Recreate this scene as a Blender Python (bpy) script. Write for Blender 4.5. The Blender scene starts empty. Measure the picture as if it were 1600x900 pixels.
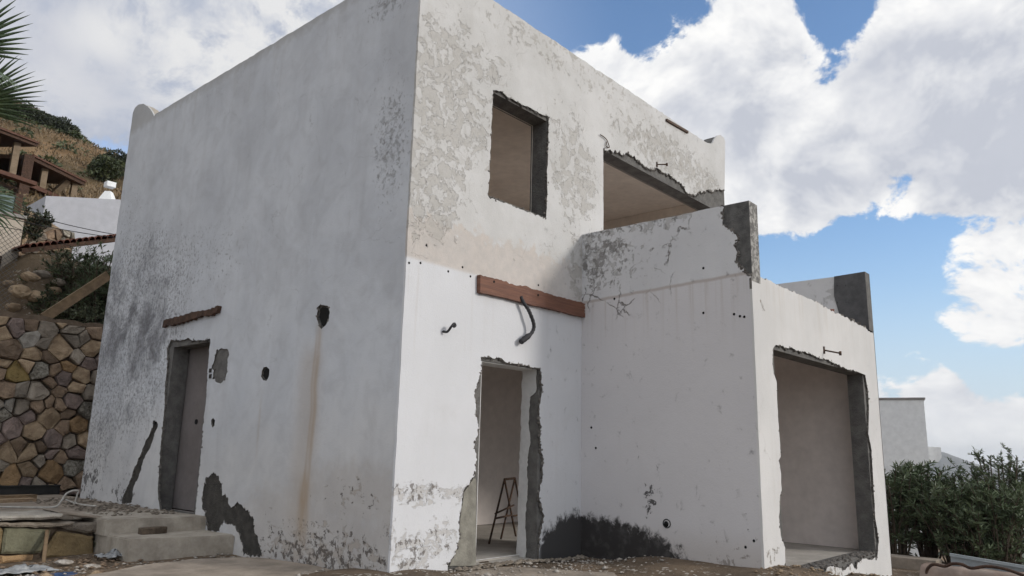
import bpy, bmesh, math, random
import numpy as np
from mathutils import Vector, Matrix, noise as mnoise
from mathutils.geometry import tessellate_polygon
random.seed(7); rng = np.random.default_rng(7)
S = bpy.context.scene; COL = S.collection; PI = math.pi

# ------------------------------------------------------------------ camera
cam = bpy.data.objects.new('camera', bpy.data.cameras.new('camera')); COL.objects.link(cam)
cam.data.sensor_width = 36; cam.data.lens = 26.589; cam.data.clip_start = .05; cam.data.clip_end = 20000
cr, cu, cw = Vector((0.6575, -0.75309, 0.02348)), Vector((-0.1731, -0.12066, 0.97748)), Vector((0.7333, 0.64676, 0.2097))
cam.matrix_world = Matrix(((cr.x, cu.x, -cw.x, -4.7225), (cr.y, cu.y, -cw.y, -5.5569), (cr.z, cu.z, -cw.z, 1.0853), (0, 0, 0, 1)))
S.camera = cam
S.cycles.adaptive_threshold = .02; S.cycles.max_bounces = 8; S.cycles.diffuse_bounces = 6; S.cycles.glossy_bounces = 3
S.view_settings.view_transform = 'Standard'; S.view_settings.look = 'None'
S.view_settings.exposure = 0; S.view_settings.gamma = 1

# ------------------------------------------------------------------ node helper
class NG:
    def __init__(s, tree):
        s.t = tree; tree.nodes.clear()
    def n(s, typ, **kw):
        nd = s.t.nodes.new(typ)
        for k, v in kw.items(): setattr(nd, k, v)
        return nd
    def put(s, sock, v):
        if isinstance(v, V): v = v.s
        if hasattr(v, 'is_output'): s.t.links.new(v, sock)
        elif v is not None:
            if sock.type == 'RGBA' and isinstance(v, (tuple, list)) and len(v) == 3: v = (*v, 1)
            if sock.type == 'RGBA' and isinstance(v, (int, float)): v = (v, v, v, 1)
            sock.default_value = v
    def m(s, op, a, b=None, c=None, clamp=False):
        nd = s.n('ShaderNodeMath', operation=op, use_clamp=clamp)
        s.put(nd.inputs[0], a)
        if b is not None: s.put(nd.inputs[1], b)
        if c is not None: s.put(nd.inputs[2], c)
        return V(s, nd.outputs[0])
    def mix(s, f, a, b):
        nd = s.n('ShaderNodeMix', data_type='RGBA'); s.put(nd.inputs[0], f); s.put(nd.inputs[6], a); s.put(nd.inputs[7], b)
        return V(s, nd.outputs[2])
    def mul(s, f, a, b):
        nd = s.n('ShaderNodeMix', data_type='RGBA', blend_type='MULTIPLY'); s.put(nd.inputs[0], f); s.put(nd.inputs[6], a); s.put(nd.inputs[7], b)
        return V(s, nd.outputs[2])
    def ss(s, x, a, b, lo=0., hi=1.):
        nd = s.n('ShaderNodeMapRange', interpolation_type='SMOOTHSTEP'); s.put(nd.inputs[0], x)
        s.put(nd.inputs[1], a); s.put(nd.inputs[2], b); s.put(nd.inputs[3], lo); s.put(nd.inputs[4], hi)
        return V(s, nd.outputs[0])
    def xyz(s, v):
        nd = s.n('ShaderNodeSeparateXYZ'); s.put(nd.inputs[0], v); return [V(s, o) for o in nd.outputs]
    def vec(s, x, y, z):
        nd = s.n('ShaderNodeCombineXYZ'); s.put(nd.inputs[0], x); s.put(nd.inputs[1], y); s.put(nd.inputs[2], z); return V(s, nd.outputs[0])
    def vm(s, op, a, b=None, scale=None):
        nd = s.n('ShaderNodeVectorMath', operation=op); s.put(nd.inputs[0], a)
        if b is not None: s.put(nd.inputs[1], b)
        if scale is not None: s.put(nd.inputs[3], scale)
        return V(s, nd.outputs['Value' if op in ('DOT_PRODUCT', 'LENGTH') else 'Vector'])
    def noise(s, v, sc=5, det=4, ro=.55, dist=0, col=False):
        nd = s.n('ShaderNodeTexNoise'); s.put(nd.inputs['Vector'], v); s.put(nd.inputs['Scale'], sc)
        nd.inputs['Detail'].default_value = det; nd.inputs['Roughness'].default_value = ro; nd.inputs['Distortion'].default_value = dist
        return V(s, nd.outputs['Color' if col else 'Fac'])
    def voro(s, v, sc=5, feat='F1', out='Distance', rnd=1):
        nd = s.n('ShaderNodeTexVoronoi', feature=feat); s.put(nd.inputs['Vector'], v); s.put(nd.inputs['Scale'], sc)
        nd.inputs['Randomness'].default_value = rnd
        return V(s, nd.outputs[out])
    def coord(s, which='Object'):
        return V(s, s.n('ShaderNodeTexCoord').outputs[which])
    def ell(s, u, v, *es):
        """max of soft ellipses (cu,cv,ru,rv): 1 in the centre, 0 on the rim"""
        r = None
        for e in es:
            cu_, cv_, ru, rv = e[:4]; k = e[4] if len(e) > 4 else 1
            a = (u - cu_) * (1 / ru); b = (v - cv_) * (1 / rv)
            w = (1 - (a * a + b * b)).mx(0) * k
            r = w if r is None else r.mx(w)
        return r
    def bump(s, h, dist=.01, st=1, nrm=None):
        nd = s.n('ShaderNodeBump'); s.put(nd.inputs['Height'], h); nd.inputs['Distance'].default_value = dist; nd.inputs['Strength'].default_value = st
        if nrm is not None: s.put(nd.inputs['Normal'], nrm)
        return V(s, nd.outputs[0])
class V:
    def __init__(s, g, sock): s.g = g; s.s = sock
    def __add__(s, o): return s.g.m('ADD', s, o)
    __radd__ = __add__
    def __mul__(s, o): return s.g.m('MULTIPLY', s, o)
    __rmul__ = __mul__
    def __sub__(s, o): return s.g.m('SUBTRACT', s, o)
    def __rsub__(s, o): return s.g.m('SUBTRACT', o, s)
    def mx(s, o): return s.g.m('MAXIMUM', s, o)
    def mn(s, o): return s.g.m('MINIMUM', s, o)
    def abs(s): return s.g.m('ABSOLUTE', s)
    def pw(s, o): return s.g.m('POWER', s, o)

# ------------------------------------------------------------------ world and sun
SUN_EL, SUN_AZ = math.radians(21), math.radians(157)          # azimuth clockwise from +Y
W = bpy.data.worlds.new('World'); S.world = W; W.use_nodes = True
g = NG(W.node_tree)
sky = g.n('ShaderNodeTexSky', sky_type='NISHITA'); sky.sun_disc = False
sky.sun_elevation = SUN_EL; sky.sun_rotation = SUN_AZ; sky.air_density = 1.0; sky.dust_density = .6; sky.ozone_density = 1.6
d = g.coord('Generated')
dz = g.xyz(d)[2]
def blobs(lst):
    r = None
    for c, rad, k in lst:
        dd = g.vm('DOT_PRODUCT', d, c)
        w = g.ss(dd, math.cos(math.radians(rad)), 1.0) * k
        r = w if r is None else r + w
    return r
blue_dirs = [(0.691,0.456,0.561),(0.799,0.257,0.544),(0.748,0.397,0.532),(0.654,0.525,0.544),(0.933,0.232,0.275),(0.970,0.135,0.203),(0.968,0.196,0.158),(0.913,0.332,0.235),(0.982,0.105,0.158),(0.871,0.173,0.460),(0.202,0.879,0.431),(0.267,0.893,0.363),(0.949,0.282,0.140),(0.911,0.357,0.205),(0.822,0.245,0.514),(0.972,0.137,0.189),(0.984,0.120,0.132)]
blue = blobs(list(zip(blue_dirs, (10, 8, 6, 6, 6, 7, 8, 5.5, 8, 2.6, 8, 8, 7, 6, 3.5, 6.5, 5), (.62, .55, .5, .4, .38, .36, .42, .32, .40, .42, .20, .20, .42, .30, .3, 1.15, .5)))).mn(.95)
white_dirs = [(0.259,0.862,0.436),(0.789,0.356,0.500),(0.736,0.505,0.451),(0.893,0.337,0.297),(0.981,0.188,0.057),(0.793,0.324,0.515),(0.888,0.110,0.446),(0.875,0.247,0.416),(0.406,0.774,0.487),(0.952,0.125,0.278),(0.896,0.301,0.327),(0.916,0.194,0.352),(0.931,0.091,0.353),(0.822,0.383,0.421),(0.743,0.501,0.443),(0.961,0.105,0.255)]
white = blobs(list(zip(white_dirs, (5, 7, 6, 5, 11, 5, 10, 10, 16, 6, 6, 8, 9, 7, 4, 6), (.22, .45, .35, .38, .85, .3, .3, .3, .35, .45, .35, .25, .10, .25, .3, .12)))).mn(.7)
wd = g.vm('MULTIPLY', d, (1, 1, 1.3))
wn = g.noise(wd, 3.2, 2, .5, 0, True)
wn2 = g.noise(wd, 15, 3, .6, 0, True)
wq_ = g.vm('ADD', g.vm('ADD', wd, g.vm('SCALE', wn, scale=.16)), g.vm('SCALE', wn2, scale=.016))
a0 = g.noise(wq_, 4.4, 9, .62)
b0_ = g.noise(wq_, 13, 6, .64)
bil = 1 - (b0_ - .5).abs() * 5
c0 = a0 + bil * .06
up2 = g.vm('ADD', wq_, (-.022, .004, .030))
c1 = g.noise(up2, 4.4, 5, .60) + (1 - (g.noise(up2, 13, 3, .6) - .5).abs() * 5) * .06
dens = (c0 - .5) * 2.9 + .56 - blue + white
cov = g.ss(dens, .38, .56)
thick = g.ss(dens, .55, 1.25)
left = g.vm('DOT_PRODUCT', d, [(0.280,0.881,0.381)][0])
leftw = g.ss(left, .80, .95)
grey_dirs = [(0.909,0.177,0.377),(0.903,0.293,0.315),(0.821,0.400,0.408),(0.938,0.118,0.325),(0.864,0.346,0.366),(0.881,0.200,0.428),(0.979,0.203,0.021),(0.898,0.259,0.355),(0.912,0.083,0.402)]
greyb = blobs(list(zip(grey_dirs, (8, 3.5, 4.5, 7, 4.5, 5, 6, 4.5, 6), (.6, .5, .4, .4, .4, .3, .35, .4, .3)))).mn(.62)
n3 = b0_
lit = (.86 + (c0 - c1) * 3.6 - greyb * (1.15 + (a0 - .5) * 2.4) - thick * .08 + (n3 - .5) * .5).mx(.0).mn(1)
ccol = g.mix(lit, (5.0, 5.25, 5.9), (9.3, 9.25, 9.1))
ccol = g.mix(g.ss(n3, .3, .7) * .18, ccol, (6.2, 6.4, 7.0))
lcol = g.mix(g.ss(n3 * .35 + c0 * .65, .38, .66), (3.5, 4.0, 5.1), (5.3, 5.45, 6.0))
ccol = g.mix(leftw * .92, ccol, lcol)
lw = blobs([([(0.263,0.857,0.442)][0], 3.2, .55), ([(0.415,0.763,0.496)][0], 12, .8), ([(0.508,0.645,0.571)][0], 12, .9), ([(0.255,0.892,0.374)][0], 2.5, .15)])
ccol = g.mix((lw * g.ss(c0 + (n3 - .5) * .6, .42, .66) * 1.5).mn(.9), ccol, (7.4, 7.4, 7.4))
skyc = g.mix(g.ss(dz, .32, .0) * .8, g.mul(1.0, V(g, sky.outputs[0]), (1.42, 1.60, 1.80)), (4.7, 5.9, 7.2))
lowhaze = g.ss(dz, .22, -.02)
skyc = g.mix(leftw * .7, skyc, (3.9, 4.9, 6.9))
col = g.mix(cov, skyc, ccol)
col = g.mix(lowhaze * .38, col, (7.2, 7.4, 7.8))
W.cycles.sampling_method = 'NONE'
bg = g.n('ShaderNodeBackground'); g.put(bg.inputs[0], col); bg.inputs[1].default_value = .112
o = g.n('ShaderNodeOutputWorld'); g.t.links.new(bg.outputs[0], o.inputs[0])
sl = bpy.data.lights.new('sun', 'SUN'); sl.energy = 1.9; sl.angle = math.radians(9); sl.color = (1, .94, .86)
so = bpy.data.objects.new('sun', sl); COL.objects.link(so)
sdir = Vector((math.sin(SUN_AZ) * math.cos(SUN_EL), math.cos(SUN_AZ) * math.cos(SUN_EL), math.sin(SUN_EL)))
so.rotation_euler = sdir.to_track_quat('Z', 'Y').to_euler(); so.location = sdir * 40

# ------------------------------------------------------------------ object helpers
def tag(o, label=None, cat=None, group=None, kind=None):
    if label: o['label'] = label
    if cat: o['category'] = cat
    if group: o['group'] = group
    if kind: o['kind'] = kind
    return o
def thing(name, label, cat, loc=(0, 0, 0), group=None, rz=0):
    o = bpy.data.objects.new(name, None); COL.objects.link(o); o.location = loc; o.rotation_euler = (0, 0, rz)
    o.empty_display_size = .2
    return tag(o, label, cat, group)
def mesh_obj(name, me, mats, parent=None, loc=(0, 0, 0)):
    o = bpy.data.objects.new(name, me); COL.objects.link(o)
    for m in (mats if isinstance(mats, (list, tuple)) else [mats]):
        if len(me.materials) < (len(mats) if isinstance(mats, (list, tuple)) else 1): me.materials.append(m)
    if parent: o.parent = parent
    o.location = loc
    return o
def from_bm(name, bm, mats, parent=None, loc=(0, 0, 0), smooth=False):
    me = bpy.data.meshes.new(name); bm.normal_update(); bm.to_mesh(me); bm.free()
    if smooth:
        for p in me.polygons: p.use_smooth = True
    return mesh_obj(name, me, mats, parent, loc)
def from_np(name, v, f, mats, parent=None, loc=(0, 0, 0), smooth=False, mi=None):
    v = np.asarray(v, np.float32); f = np.asarray(f, np.int32); k = f.shape[1]
    me = bpy.data.meshes.new(name); me.vertices.add(len(v)); me.vertices.foreach_set('co', v.ravel())
    me.loops.add(f.size); me.loops.foreach_set('vertex_index', f.ravel())
    me.polygons.add(len(f)); me.polygons.foreach_set('loop_start', np.arange(0, f.size, k, dtype=np.int32))
    if mi is not None: me.polygons.foreach_set('material_index', np.asarray(mi, np.int32))
    if smooth: me.polygons.foreach_set('use_smooth', np.ones(len(f), bool))
    me.update(calc_edges=True)
    return mesh_obj(name, me, mats, parent, loc)
def box_bm(bm, a, b, bev=0, rot=None, jit=0):
    a = Vector(a); b = Vector(b); c = (a + b) / 2; h = (b - a) / 2
    r = bmesh.ops.create_cube(bm, size=2); vs = r['verts']
    for v in vs:
        v.co = Vector((v.co.x * h.x, v.co.y * h.y, v.co.z * h.z))
        if jit: v.co += Vector([random.uniform(-jit, jit) for _ in range(3)])
        if rot: v.co = rot @ v.co
        v.co += c
    if bev:
        es = list({e for v in vs for e in v.link_edges}); bmesh.ops.bevel(bm, geom=es, offset=bev, segments=2, affect='EDGES', profile=.6)
def box(name, a, b, m, parent=None, bev=0, rot=None, jit=0):
    bm = bmesh.new(); box_bm(bm, a, b, bev, rot, jit); return from_bm(name, bm, m, parent)
def lookrot(dv):
    return Vector(dv).to_track_quat('Z', 'Y').to_matrix()
def beam(name, p, q, w, h, m, parent=None, bev=.004, up=(0, 0, 1)):
    p = Vector(p); q = Vector(q); dv = (q - p); L = dv.length; dv.normalize()
    sd = dv.cross(Vector(up)).normalized(); u2 = sd.cross(dv)
    bm = bmesh.new(); r = bmesh.ops.create_cube(bm, size=1)
    for v in r['verts']: v.co = (p + q) / 2 + dv * v.co.x * L + sd * v.co.y * w + u2 * v.co.z * h
    if bev: bmesh.ops.bevel(bm, geom=bm.edges[:], offset=bev, segments=1, affect='EDGES')
    bmesh.ops.recalc_face_normals(bm, faces=bm.faces[:])
    return from_bm(name, bm, m, parent)
def tube_bm(bm, pts, r, n=8, cap=True):
    pts = [Vector(p) for p in pts]; rings = []
    rs = r if isinstance(r, (list, tuple)) else [r] * len(pts)
    prev = None
    for i, p in enumerate(pts):
        t = (pts[min(i + 1, len(pts) - 1)] - pts[max(i - 1, 0)]).normalized()
        a = Vector((0, 0, 1)) if abs(t.z) < .9 else Vector((1, 0, 0))
        if prev is not None: a = prev
        s_ = t.cross(a).normalized(); u_ = s_.cross(t).normalized(); prev = u_
        rings.append([bm.verts.new(p + (s_ * math.cos(k * 2 * PI / n) + u_ * math.sin(k * 2 * PI / n)) * rs[i]) for k in range(n)])
    for a, b in zip(rings[:-1], rings[1:]):
        for k in range(n): bm.faces.new((a[k], a[(k + 1) % n], b[(k + 1) % n], b[k]))
    if cap:
        bm.faces.new(rings[0][::-1]); bm.faces.new(rings[-1])
def tube(name, pts, r, m, parent=None, n=8, smooth=True):
    bm = bmesh.new(); tube_bm(bm, pts, r, n); bmesh.ops.recalc_face_normals(bm, faces=bm.faces[:]); return from_bm(name, bm, m, parent, smooth=smooth)
def curve_pts(pts, n=8):
    pts = [Vector(p) for p in pts]; P = [pts[0]] + pts + [pts[-1]]; o = []
    for i in range(1, len(P) - 2):
        for k in range(n):
            t = k / n; a, b, c, d_ = P[i - 1:i + 3]
            o.append(.5 * ((2 * b) + (c - a) * t + (2 * a - 5 * b + 4 * c - d_) * t * t + (3 * b - a - 3 * c + d_) * t ** 3))
    o.append(pts[-1]); return o
def prism(name, outer, holes, axis, a, b, mats, parent=None, torn=None):
    """plate normal to axis between a and b; outline/holes are 2D loops in the other two coordinates. mats = [face, side]"""
    loops = [outer] + list(holes)
    vl = [[Vector((p[0], p[1], 0)) for p in l] for l in loops]
    tris = tessellate_polygon(vl)
    flat = [p for l in loops for p in l]; n = len(flat)
    def P(p, w):
        return (w, p[0], p[1]) if axis == 0 else (p[0], w, p[1]) if axis == 1 else (p[0], p[1], w)
    bm = bmesh.new()
    A = [bm.verts.new(P(p, a)) for p in flat]; B = [bm.verts.new(P(p, b)) for p in flat]
    for t in tris:
        for R_, mi in ((A, 0), (B, 0)):
            try: f = bm.faces.new([R_[i] for i in t]); f.material_index = mi
            except ValueError: pass
    k = 0
    for l in loops:
        for i in range(len(l)):
            j = (i + 1) % len(l)
            try:
                f = bm.faces.new((A[k + i], A[k + j], B[k + j], B[k + i])); f.material_index = 1
                if torn is not None and k == 0 and not torn((l[i][0] + l[j][0]) / 2, (l[i][1] + l[j][1]) / 2): f.material_index = 0
            except ValueError: pass
        k += len(l)
    bmesh.ops.recalc_face_normals(bm, faces=bm.faces[:])
    if len(mats) == 1:
        for f in bm.faces: f.material_index = 0
    return from_bm(name, bm, mats, parent)
def jag(pts, amp=.012, step=.04, seed=0, closed=False):
    r = random.Random(seed); o = []; step = max(.018, step * .55)
    n = len(pts); rngi = range(n if closed else n - 1)
    for i in rngi:
        p = Vector(pts[i]); q = Vector(pts[(i + 1) % n]); L = (q - p).length; k = max(1, int(L / step)); nr = Vector((-(q - p).y, (q - p).x)).normalized() if L > 1e-6 else Vector((0, 0))
        for j in range(k):
            t = (j + (r.uniform(-.35, .35) if j else 0)) / k; c = (p + (q - p) * t).to_3d() + Vector((0, 0, seed * 1.7))
            w = amp * (1.3 * mnoise.noise(c * 5) + 1.1 * mnoise.noise(c * 14) + .9 * mnoise.noise(c * 37) + r.gauss(0, .22))
            pt = p + (q - p) * t + (nr * w if j else nr * w * .3)
            o.append((pt.x, pt.y))
    if not closed: o.append(tuple(pts[-1]))
    return o
def rect(x0, y0, x1, y1): return [(x0, y0), (x1, y0), (x1, y1), (x0, y1)]

# ------------------------------------------------------------------ materials
def mat(name, fn):
    m = bpy.data.materials.new(name); m.use_nodes = True; G = NG(m.node_tree)
    bs = G.n('ShaderNodeBsdfPrincipled'); out = G.n('ShaderNodeOutputMaterial'); G.t.links.new(bs.outputs[0], out.inputs[0])
    r = fn(G)
    G.put(bs.inputs['Base Color'], r['c']); G.put(bs.inputs['Roughness'], r.get('r', .85))
    bs.inputs['Specular IOR Level'].default_value = r.get('s', .3)
    if 'n' in r: G.put(bs.inputs['Normal'], r['n'])
    if 'm' in r: G.put(bs.inputs['Metallic'], r['m'])
    return m
def simple(name, c1, c2=None, sc=6, rough=.85, bump=.004, spec=.3, metal=0, rnd=0.0, det=6):
    c2 = c2 or tuple(x * .7 for x in c1)
    def fn(G):
        P = G.coord(); a = G.noise(P, sc, det, .6); b = G.noise(P, sc * 7, 3, .6)
        c = G.mix(G.ss(a, .3, .7), c1, c2)
        c = G.mul(.5, c, G.mix(b, (.55, .55, .55), (1.2, 1.2, 1.2)))
        if rnd:
            ri = V(G, G.n('ShaderNodeObjectInfo').outputs['Random'])
            c = G.mul(1.0, c, G.mix(ri, (1 - rnd,) * 3, (1 + rnd * .5,) * 3))
        return dict(c=c, r=rough, n=G.bump(a * .6 + b * .4, bump), s=spec, m=metal)
    return mat(name, fn)
M = {}
M['concrete'] = simple('grey_cement', (.185, .18, .172), (.115, .112, .108), 7, .92, .03, det=9)
M['rough'] = simple('broken_render_edge', (.22, .205, .185), (.10, .095, .088), 30, .95, .02)
M['rubble'] = simple('rough_broken_concrete', (.27, .25, .23), (.11, .10, .092), 14, .95, .05)
M['inner'] = simple('warm_inner_paint', (.82, .75, .67), (.70, .63, .56), 1.2, .8, .001)
M['inner_low'] = simple('grey_brown_inner_paint', (.80, .74, .71), (.72, .665, .64), 1.0, .8, .001)
M['inner_light'] = simple('pale_inner_paint', (.72, .72, .72), (.62, .62, .62), 2, .8, .001)
M['floor'] = simple('dusty_concrete_floor', (.56, .53, .49), (.42, .395, .36), 4, .9, .004)
M['white'] = simple('white_house_paint', (.47, .48, .52), (.44, .45, .49), .8, .85, .001)
M['white2'] = simple('far_white_paint', (.84, .85, .85), (.80, .81, .82), .8, .85, .001)
M['cap'] = simple('grey_coping', (.35, .33, .32), None, 4)
M['chip_collar'] = simple('pale_broken_collar', (.42, .40, .36), (.2, .19, .17), 30, .9, .02)
M['black'] = simple('painted_hole_shade', (.012, .012, .012), None, 9, .9)  # black colour standing in for the shade inside holes
M['wet'] = simple('dark_fresh_mortar', (.085, .080, .072), (.048, .045, .041), 9, .92, .04, det=9)
M['blackpipe'] = simple('black_plastic', (.015, .016, .016), (.03, .03, .03), 9, .5, .001, .4)
M['rust'] = simple('rusty_dark_iron', (.05, .04, .035), (.12, .06, .03), 30, .7, .003, .4)
M['wire'] = simple('dark_wire', (.04, .04, .045), None, 9, .6)
M['whitecable'] = simple('dirty_white_plastic', (.55, .54, .51), (.40, .38, .35), 12, .6)
M['doorleaf'] = simple('grey_brown_door_paint', (.20, .18, .178), (.165, .148, .145), 2, .6, .001)
M['step'] = simple('stained_pale_concrete', (.46, .415, .355), (.31, .275, .23), 5, .9, .006)
M['slab'] = simple('pale_concrete_slab', (.37, .315, .26), (.23, .195, .16), 3.5, .92, .01)
M['tile'] = simple('terracotta', (.20, .075, .05), (.13, .055, .04), 4, .8, .003, rnd=.3)
M['beige'] = simple('beige_render', (.52, .46, .39), (.42, .37, .31), 1.5, .9, .003)
M['tan'] = simple('tan_render', (.34, .26, .18), (.26, .19, .13), 2, .9, .004)
M['plank'] = simple('weathered_plank', (.27, .19, .115), (.17, .12, .075), 9, .85, .003)
M['timber'] = simple('dark_brown_timber', (.11, .062, .042), (.05, .030, .022), 12, .8, .02, det=9)
M['timber2'] = simple('reddish_roof_edge', (.125, .058, .038), (.085, .04, .028), 8, .7, .002)
M['post'] = simple('tan_column', (.26, .20, .14), (.20, .15, .10), 6)
M['steelblue'] = simple('blue_grey_panel', (.33, .38, .41), (.42, .46, .48), 2, .45, .001, .5)
M['tarp'] = simple('dusty_brown_tarp', (.24, .17, .135), (.33, .27, .23), 2.5, .75, .01)
M['blue'] = simple('blue_plastic', (.03, .07, .17), (.05, .09, .2), 5, .4, .002, .5)
M['brick'] = simple('red_brick', (.22, .075, .05), (.14, .06, .045), 20, .9, .01)
M['bark'] = simple('grey_bark', (.13, .10, .075), (.07, .055, .04), 15, .95, .02)
M['stonepale'] = simple('greenish_pale_stone', (.23, .225, .155), (.14, .135, .09), 5, .95, .03)
M['stoneyel'] = simple('ochre_stone_block', (.27, .20, .105), (.15, .11, .06), 5, .95, .03)
M['glass'] = mat('grey_green_glass', lambda G: dict(c=(.12, .17, .17), r=.08, s=.5))
STN = {}
for k, a, b in (('brown', (.34, .25, .175), (.19, .135, .095)), ('tan', (.46, .35, .235), (.28, .20, .13)), ('orange', (.44, .29, .155), (.27, .175, .095)), ('purple', (.29, .225, .20), (.18, .14, .125)),
                ('grey', (.35, .305, .25), (.22, .185, .15)), ('slate', (.38, .355, .32), (.25, .23, .20)), ('yellow', (.46, .34, .14), (.29, .21, .085)), ('white', (.54, .49, .42), (.17, .15, .12))):
    STN[k] = simple('fieldstone_' + k, tuple(min(.6, x * 1.15) for x in a), tuple(x * 1.15 for x in b), 7 if k != 'white' else 26, .92, .06, rnd=.35, det=9)
M['mortar'] = simple('earth_mortar', (.17, .13, .095), (.075, .057, .043), 12, .95, .03)

# wood board
def f_board(G):
    P = G.coord(); q = G.vm('MULTIPLY', P, (1.2, 1.2, 26)); a = G.noise(q, 2, 5, .6, .4); b = G.noise(P, 3, 4, .6)
    c = G.mix(G.ss(a, .3, .7), (.20, .092, .060), (.125, .06, .042)); c = G.mix(G.ss(b, .55, .75) * .5, c, (.11, .05, .035))
    return dict(c=c, r=.6, n=G.bump(a, .003))
M['board'] = mat('red_brown_timber_board', f_board)

# plaster: shared recipe, then each face's own wear
def plaster(name, ax, fn):
    def f(G):
        P = G.coord(); x, y, z = G.xyz(P); u = y if ax == 0 else x
        fine = G.noise(P, 60, 4, .6); mid = G.noise(P, 9, 6, .6); big = G.noise(P, 1.1, 4, .6)
        st = G.noise(G.vec(u * 11, z * .55, 0), 1, 4, .6)
        base = G.mix(G.ss(big, .35, .65), (.655, .665, .69), (.58, .59, .61))
        base = G.mix(G.ss(st, .5, .8) * .28, base, (.45, .43, .40))
        warp = G.noise(P, 2.5, 6, .65, 0, True)
        q = G.vm('ADD', P, G.vm('SCALE', G.vm('SUBTRACT', warp, (.5, .5, .5)), scale=.28))
        h = [mid * .35 + fine * .22 + big * .6]
        ctx = dict(P=P, q=q, u=u, z=z, fine=fine, mid=mid, big=big, st=st, x=x, y=y)
        c, hh, extra = fn(G, ctx, base)
        nr = G.bump(h[0] + hh, .012, .75)
        return dict(c=c, r=.88, n=nr, s=.2)
    return mat(name, f)
def peel(G, k, region, cov=.30, scale=2.6, edge=.010):
    """flaked paint: returns (peeled, dark rim) for a region weight 0..1; region edges are eaten by the same noise"""
    n1 = G.noise(k['q'], scale, 9, .66, .25)
    v = n1 - (.80 - cov * region.mn(1))
    return G.ss(v, 0, .010), G.ss((v - .003).abs(), edge, edge * .1)
def cracks(G, k, region, scale=2.2, w=.012):
    v = G.voro(k['q'], scale, 'DISTANCE_TO_EDGE'); brk = G.ss(G.noise(k['P'], 3, 3, .6), .45, .6)
    return G.ss(v, w, w * .3) * brk * G.ss(region, .05, .5)
def spots(G, k, region, scale=16, cov=.26, z=(1, 1, 1)):
    n = G.noise(G.vm('MULTIPLY', k['P'], z), scale * .42, 7, .74, .3); v = n - (.835 - (cov + .035) * region.mn(1))
    return G.ss(v, 0, .02)

def R_face(G, k, c):
    u, z = k['u'], k['z']
    lf = G.noise(k['P'], .9, 4, .6)
    up = G.ss(z + (k['mid'] - .5) * .15, 3.25, 3.45)
    c = G.mix(up * .75, c, G.mix(G.ss(k['big'], .35, .65), (.585, .58, .57), (.51, .505, .49)))
    low = G.ss(z, 2.98, 2.93); c = G.mix(low * .6, c, (.65, .66, .69))
    # weathered band between the storeys
    band = G.ss(z, 2.90, 2.95) * G.ss(z + (k['mid'] - .5) * .6 - G.noise(G.vec(u * 1.4, 0, 3), 1, 3) * .35, 3.27, 3.16)
    band = band * G.ss(u, 2.95, 2.2, .5, 1)
    c = G.mix(band * .7, c, G.mix(G.ss(k['mid'], .3, .7), (.55, .485, .43), (.45, .405, .365)))
    reg = G.ell(u, z, (.50, 4.75, .95, 1.7), (.25, 3.62, .75, .8), (.85, 5.3, 1.0, .7, .8), (2.75, 4.65, .8, 1.2, .9), (2.45, 5.0, .8, .7, .7), (5.0, 5.65, 2.2, .55, .85), (6.5, 5.5, 1.2, .55, .8),
                (1.9, 6.05, 1.8, .35, .5), (.55, 6.1, .8, .4, .5), (2.0, 3.45, .9, .5, .5), (2.85, 3.4, .4, .7, .8))
    reg = (reg * 1.3 + (lf - .5) * 1.5).mx(0).mn(1) * G.ss(reg, .0, .12)
    pe, rim = peel(G, k, reg, .315, 6.5, .012)
    c = G.mix(pe * .55, c, G.mix(G.ss(k['mid'], .35, .7), (.42, .40, .37), (.35, .335, .31)))
    pe2, rim2 = peel(G, k, reg, .27, 15, .012); c = G.mix(pe2 * .28, c, (.36, .345, .32)); soft = G.ss(G.noise(k['q'], 1.8, 6, .6) + reg * .3, .5, .8); c = G.mix(soft * .22, c, (.44, .43, .41))
    c = G.mix(rim * .38, c, (.20, .18, .16))
    cr = cracks(G, k, reg, 2.2, .007)
    c = G.mix(cr * .6, c, (.20, .18, .165))
    upr = G.ell(u, z, (3.0, 6.3, 5.5, 1.0), (5, 5.6, 3, 1.1))
    sp = spots(G, k, upr, 18, .27); c = G.mix(sp * .55, c, (.33, .31, .28))
    # base: flaked brown patches
    br = G.ell(u, z, (.30, .66, .75, .22), (.90, .64, .5, .22, .9), (.25, .12, .5, .4), (.6, .22, .5, .35, .9), (.03, .3, .14, .9, .8))
    sp2 = spots(G, k, (br * 1.2).mn(1), 19, .30, (1, 1, 1.6)); c = G.mix(sp2 * .42, c, (.36, .325, .28))
    sp3 = spots(G, k, br, 28, .28); c = G.mix(sp3 * .7, c, (.10, .08, .065))
    # black mould right of the door
    ml = G.ell(u, z, (2.85, -.2, .95, .66)) + (G.noise(G.vec(u * 9, z * 6.5, 0), 1, 8, .74, .4) - .5) * 1.25
    c = G.mix(G.ss(ml, .10, .36) * .95 * G.ss(u, 2.02, 2.2), c, (.026, .024, .024))
    drip = G.ss(G.noise(G.vec(u * 22, z * .5, 4), 1, 3, .5), .55, .72) * G.ss(z, 1.2, 2.75) * G.ss(z, 2.95, 2.7)
    c = G.mix(drip * .16, c, (.40, .34, .28))
    return c, pe * -.5 - (sp2 + sp3) * .25, None
M['plasterR'] = plaster('old_white_render_front', 1, R_face)

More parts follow.
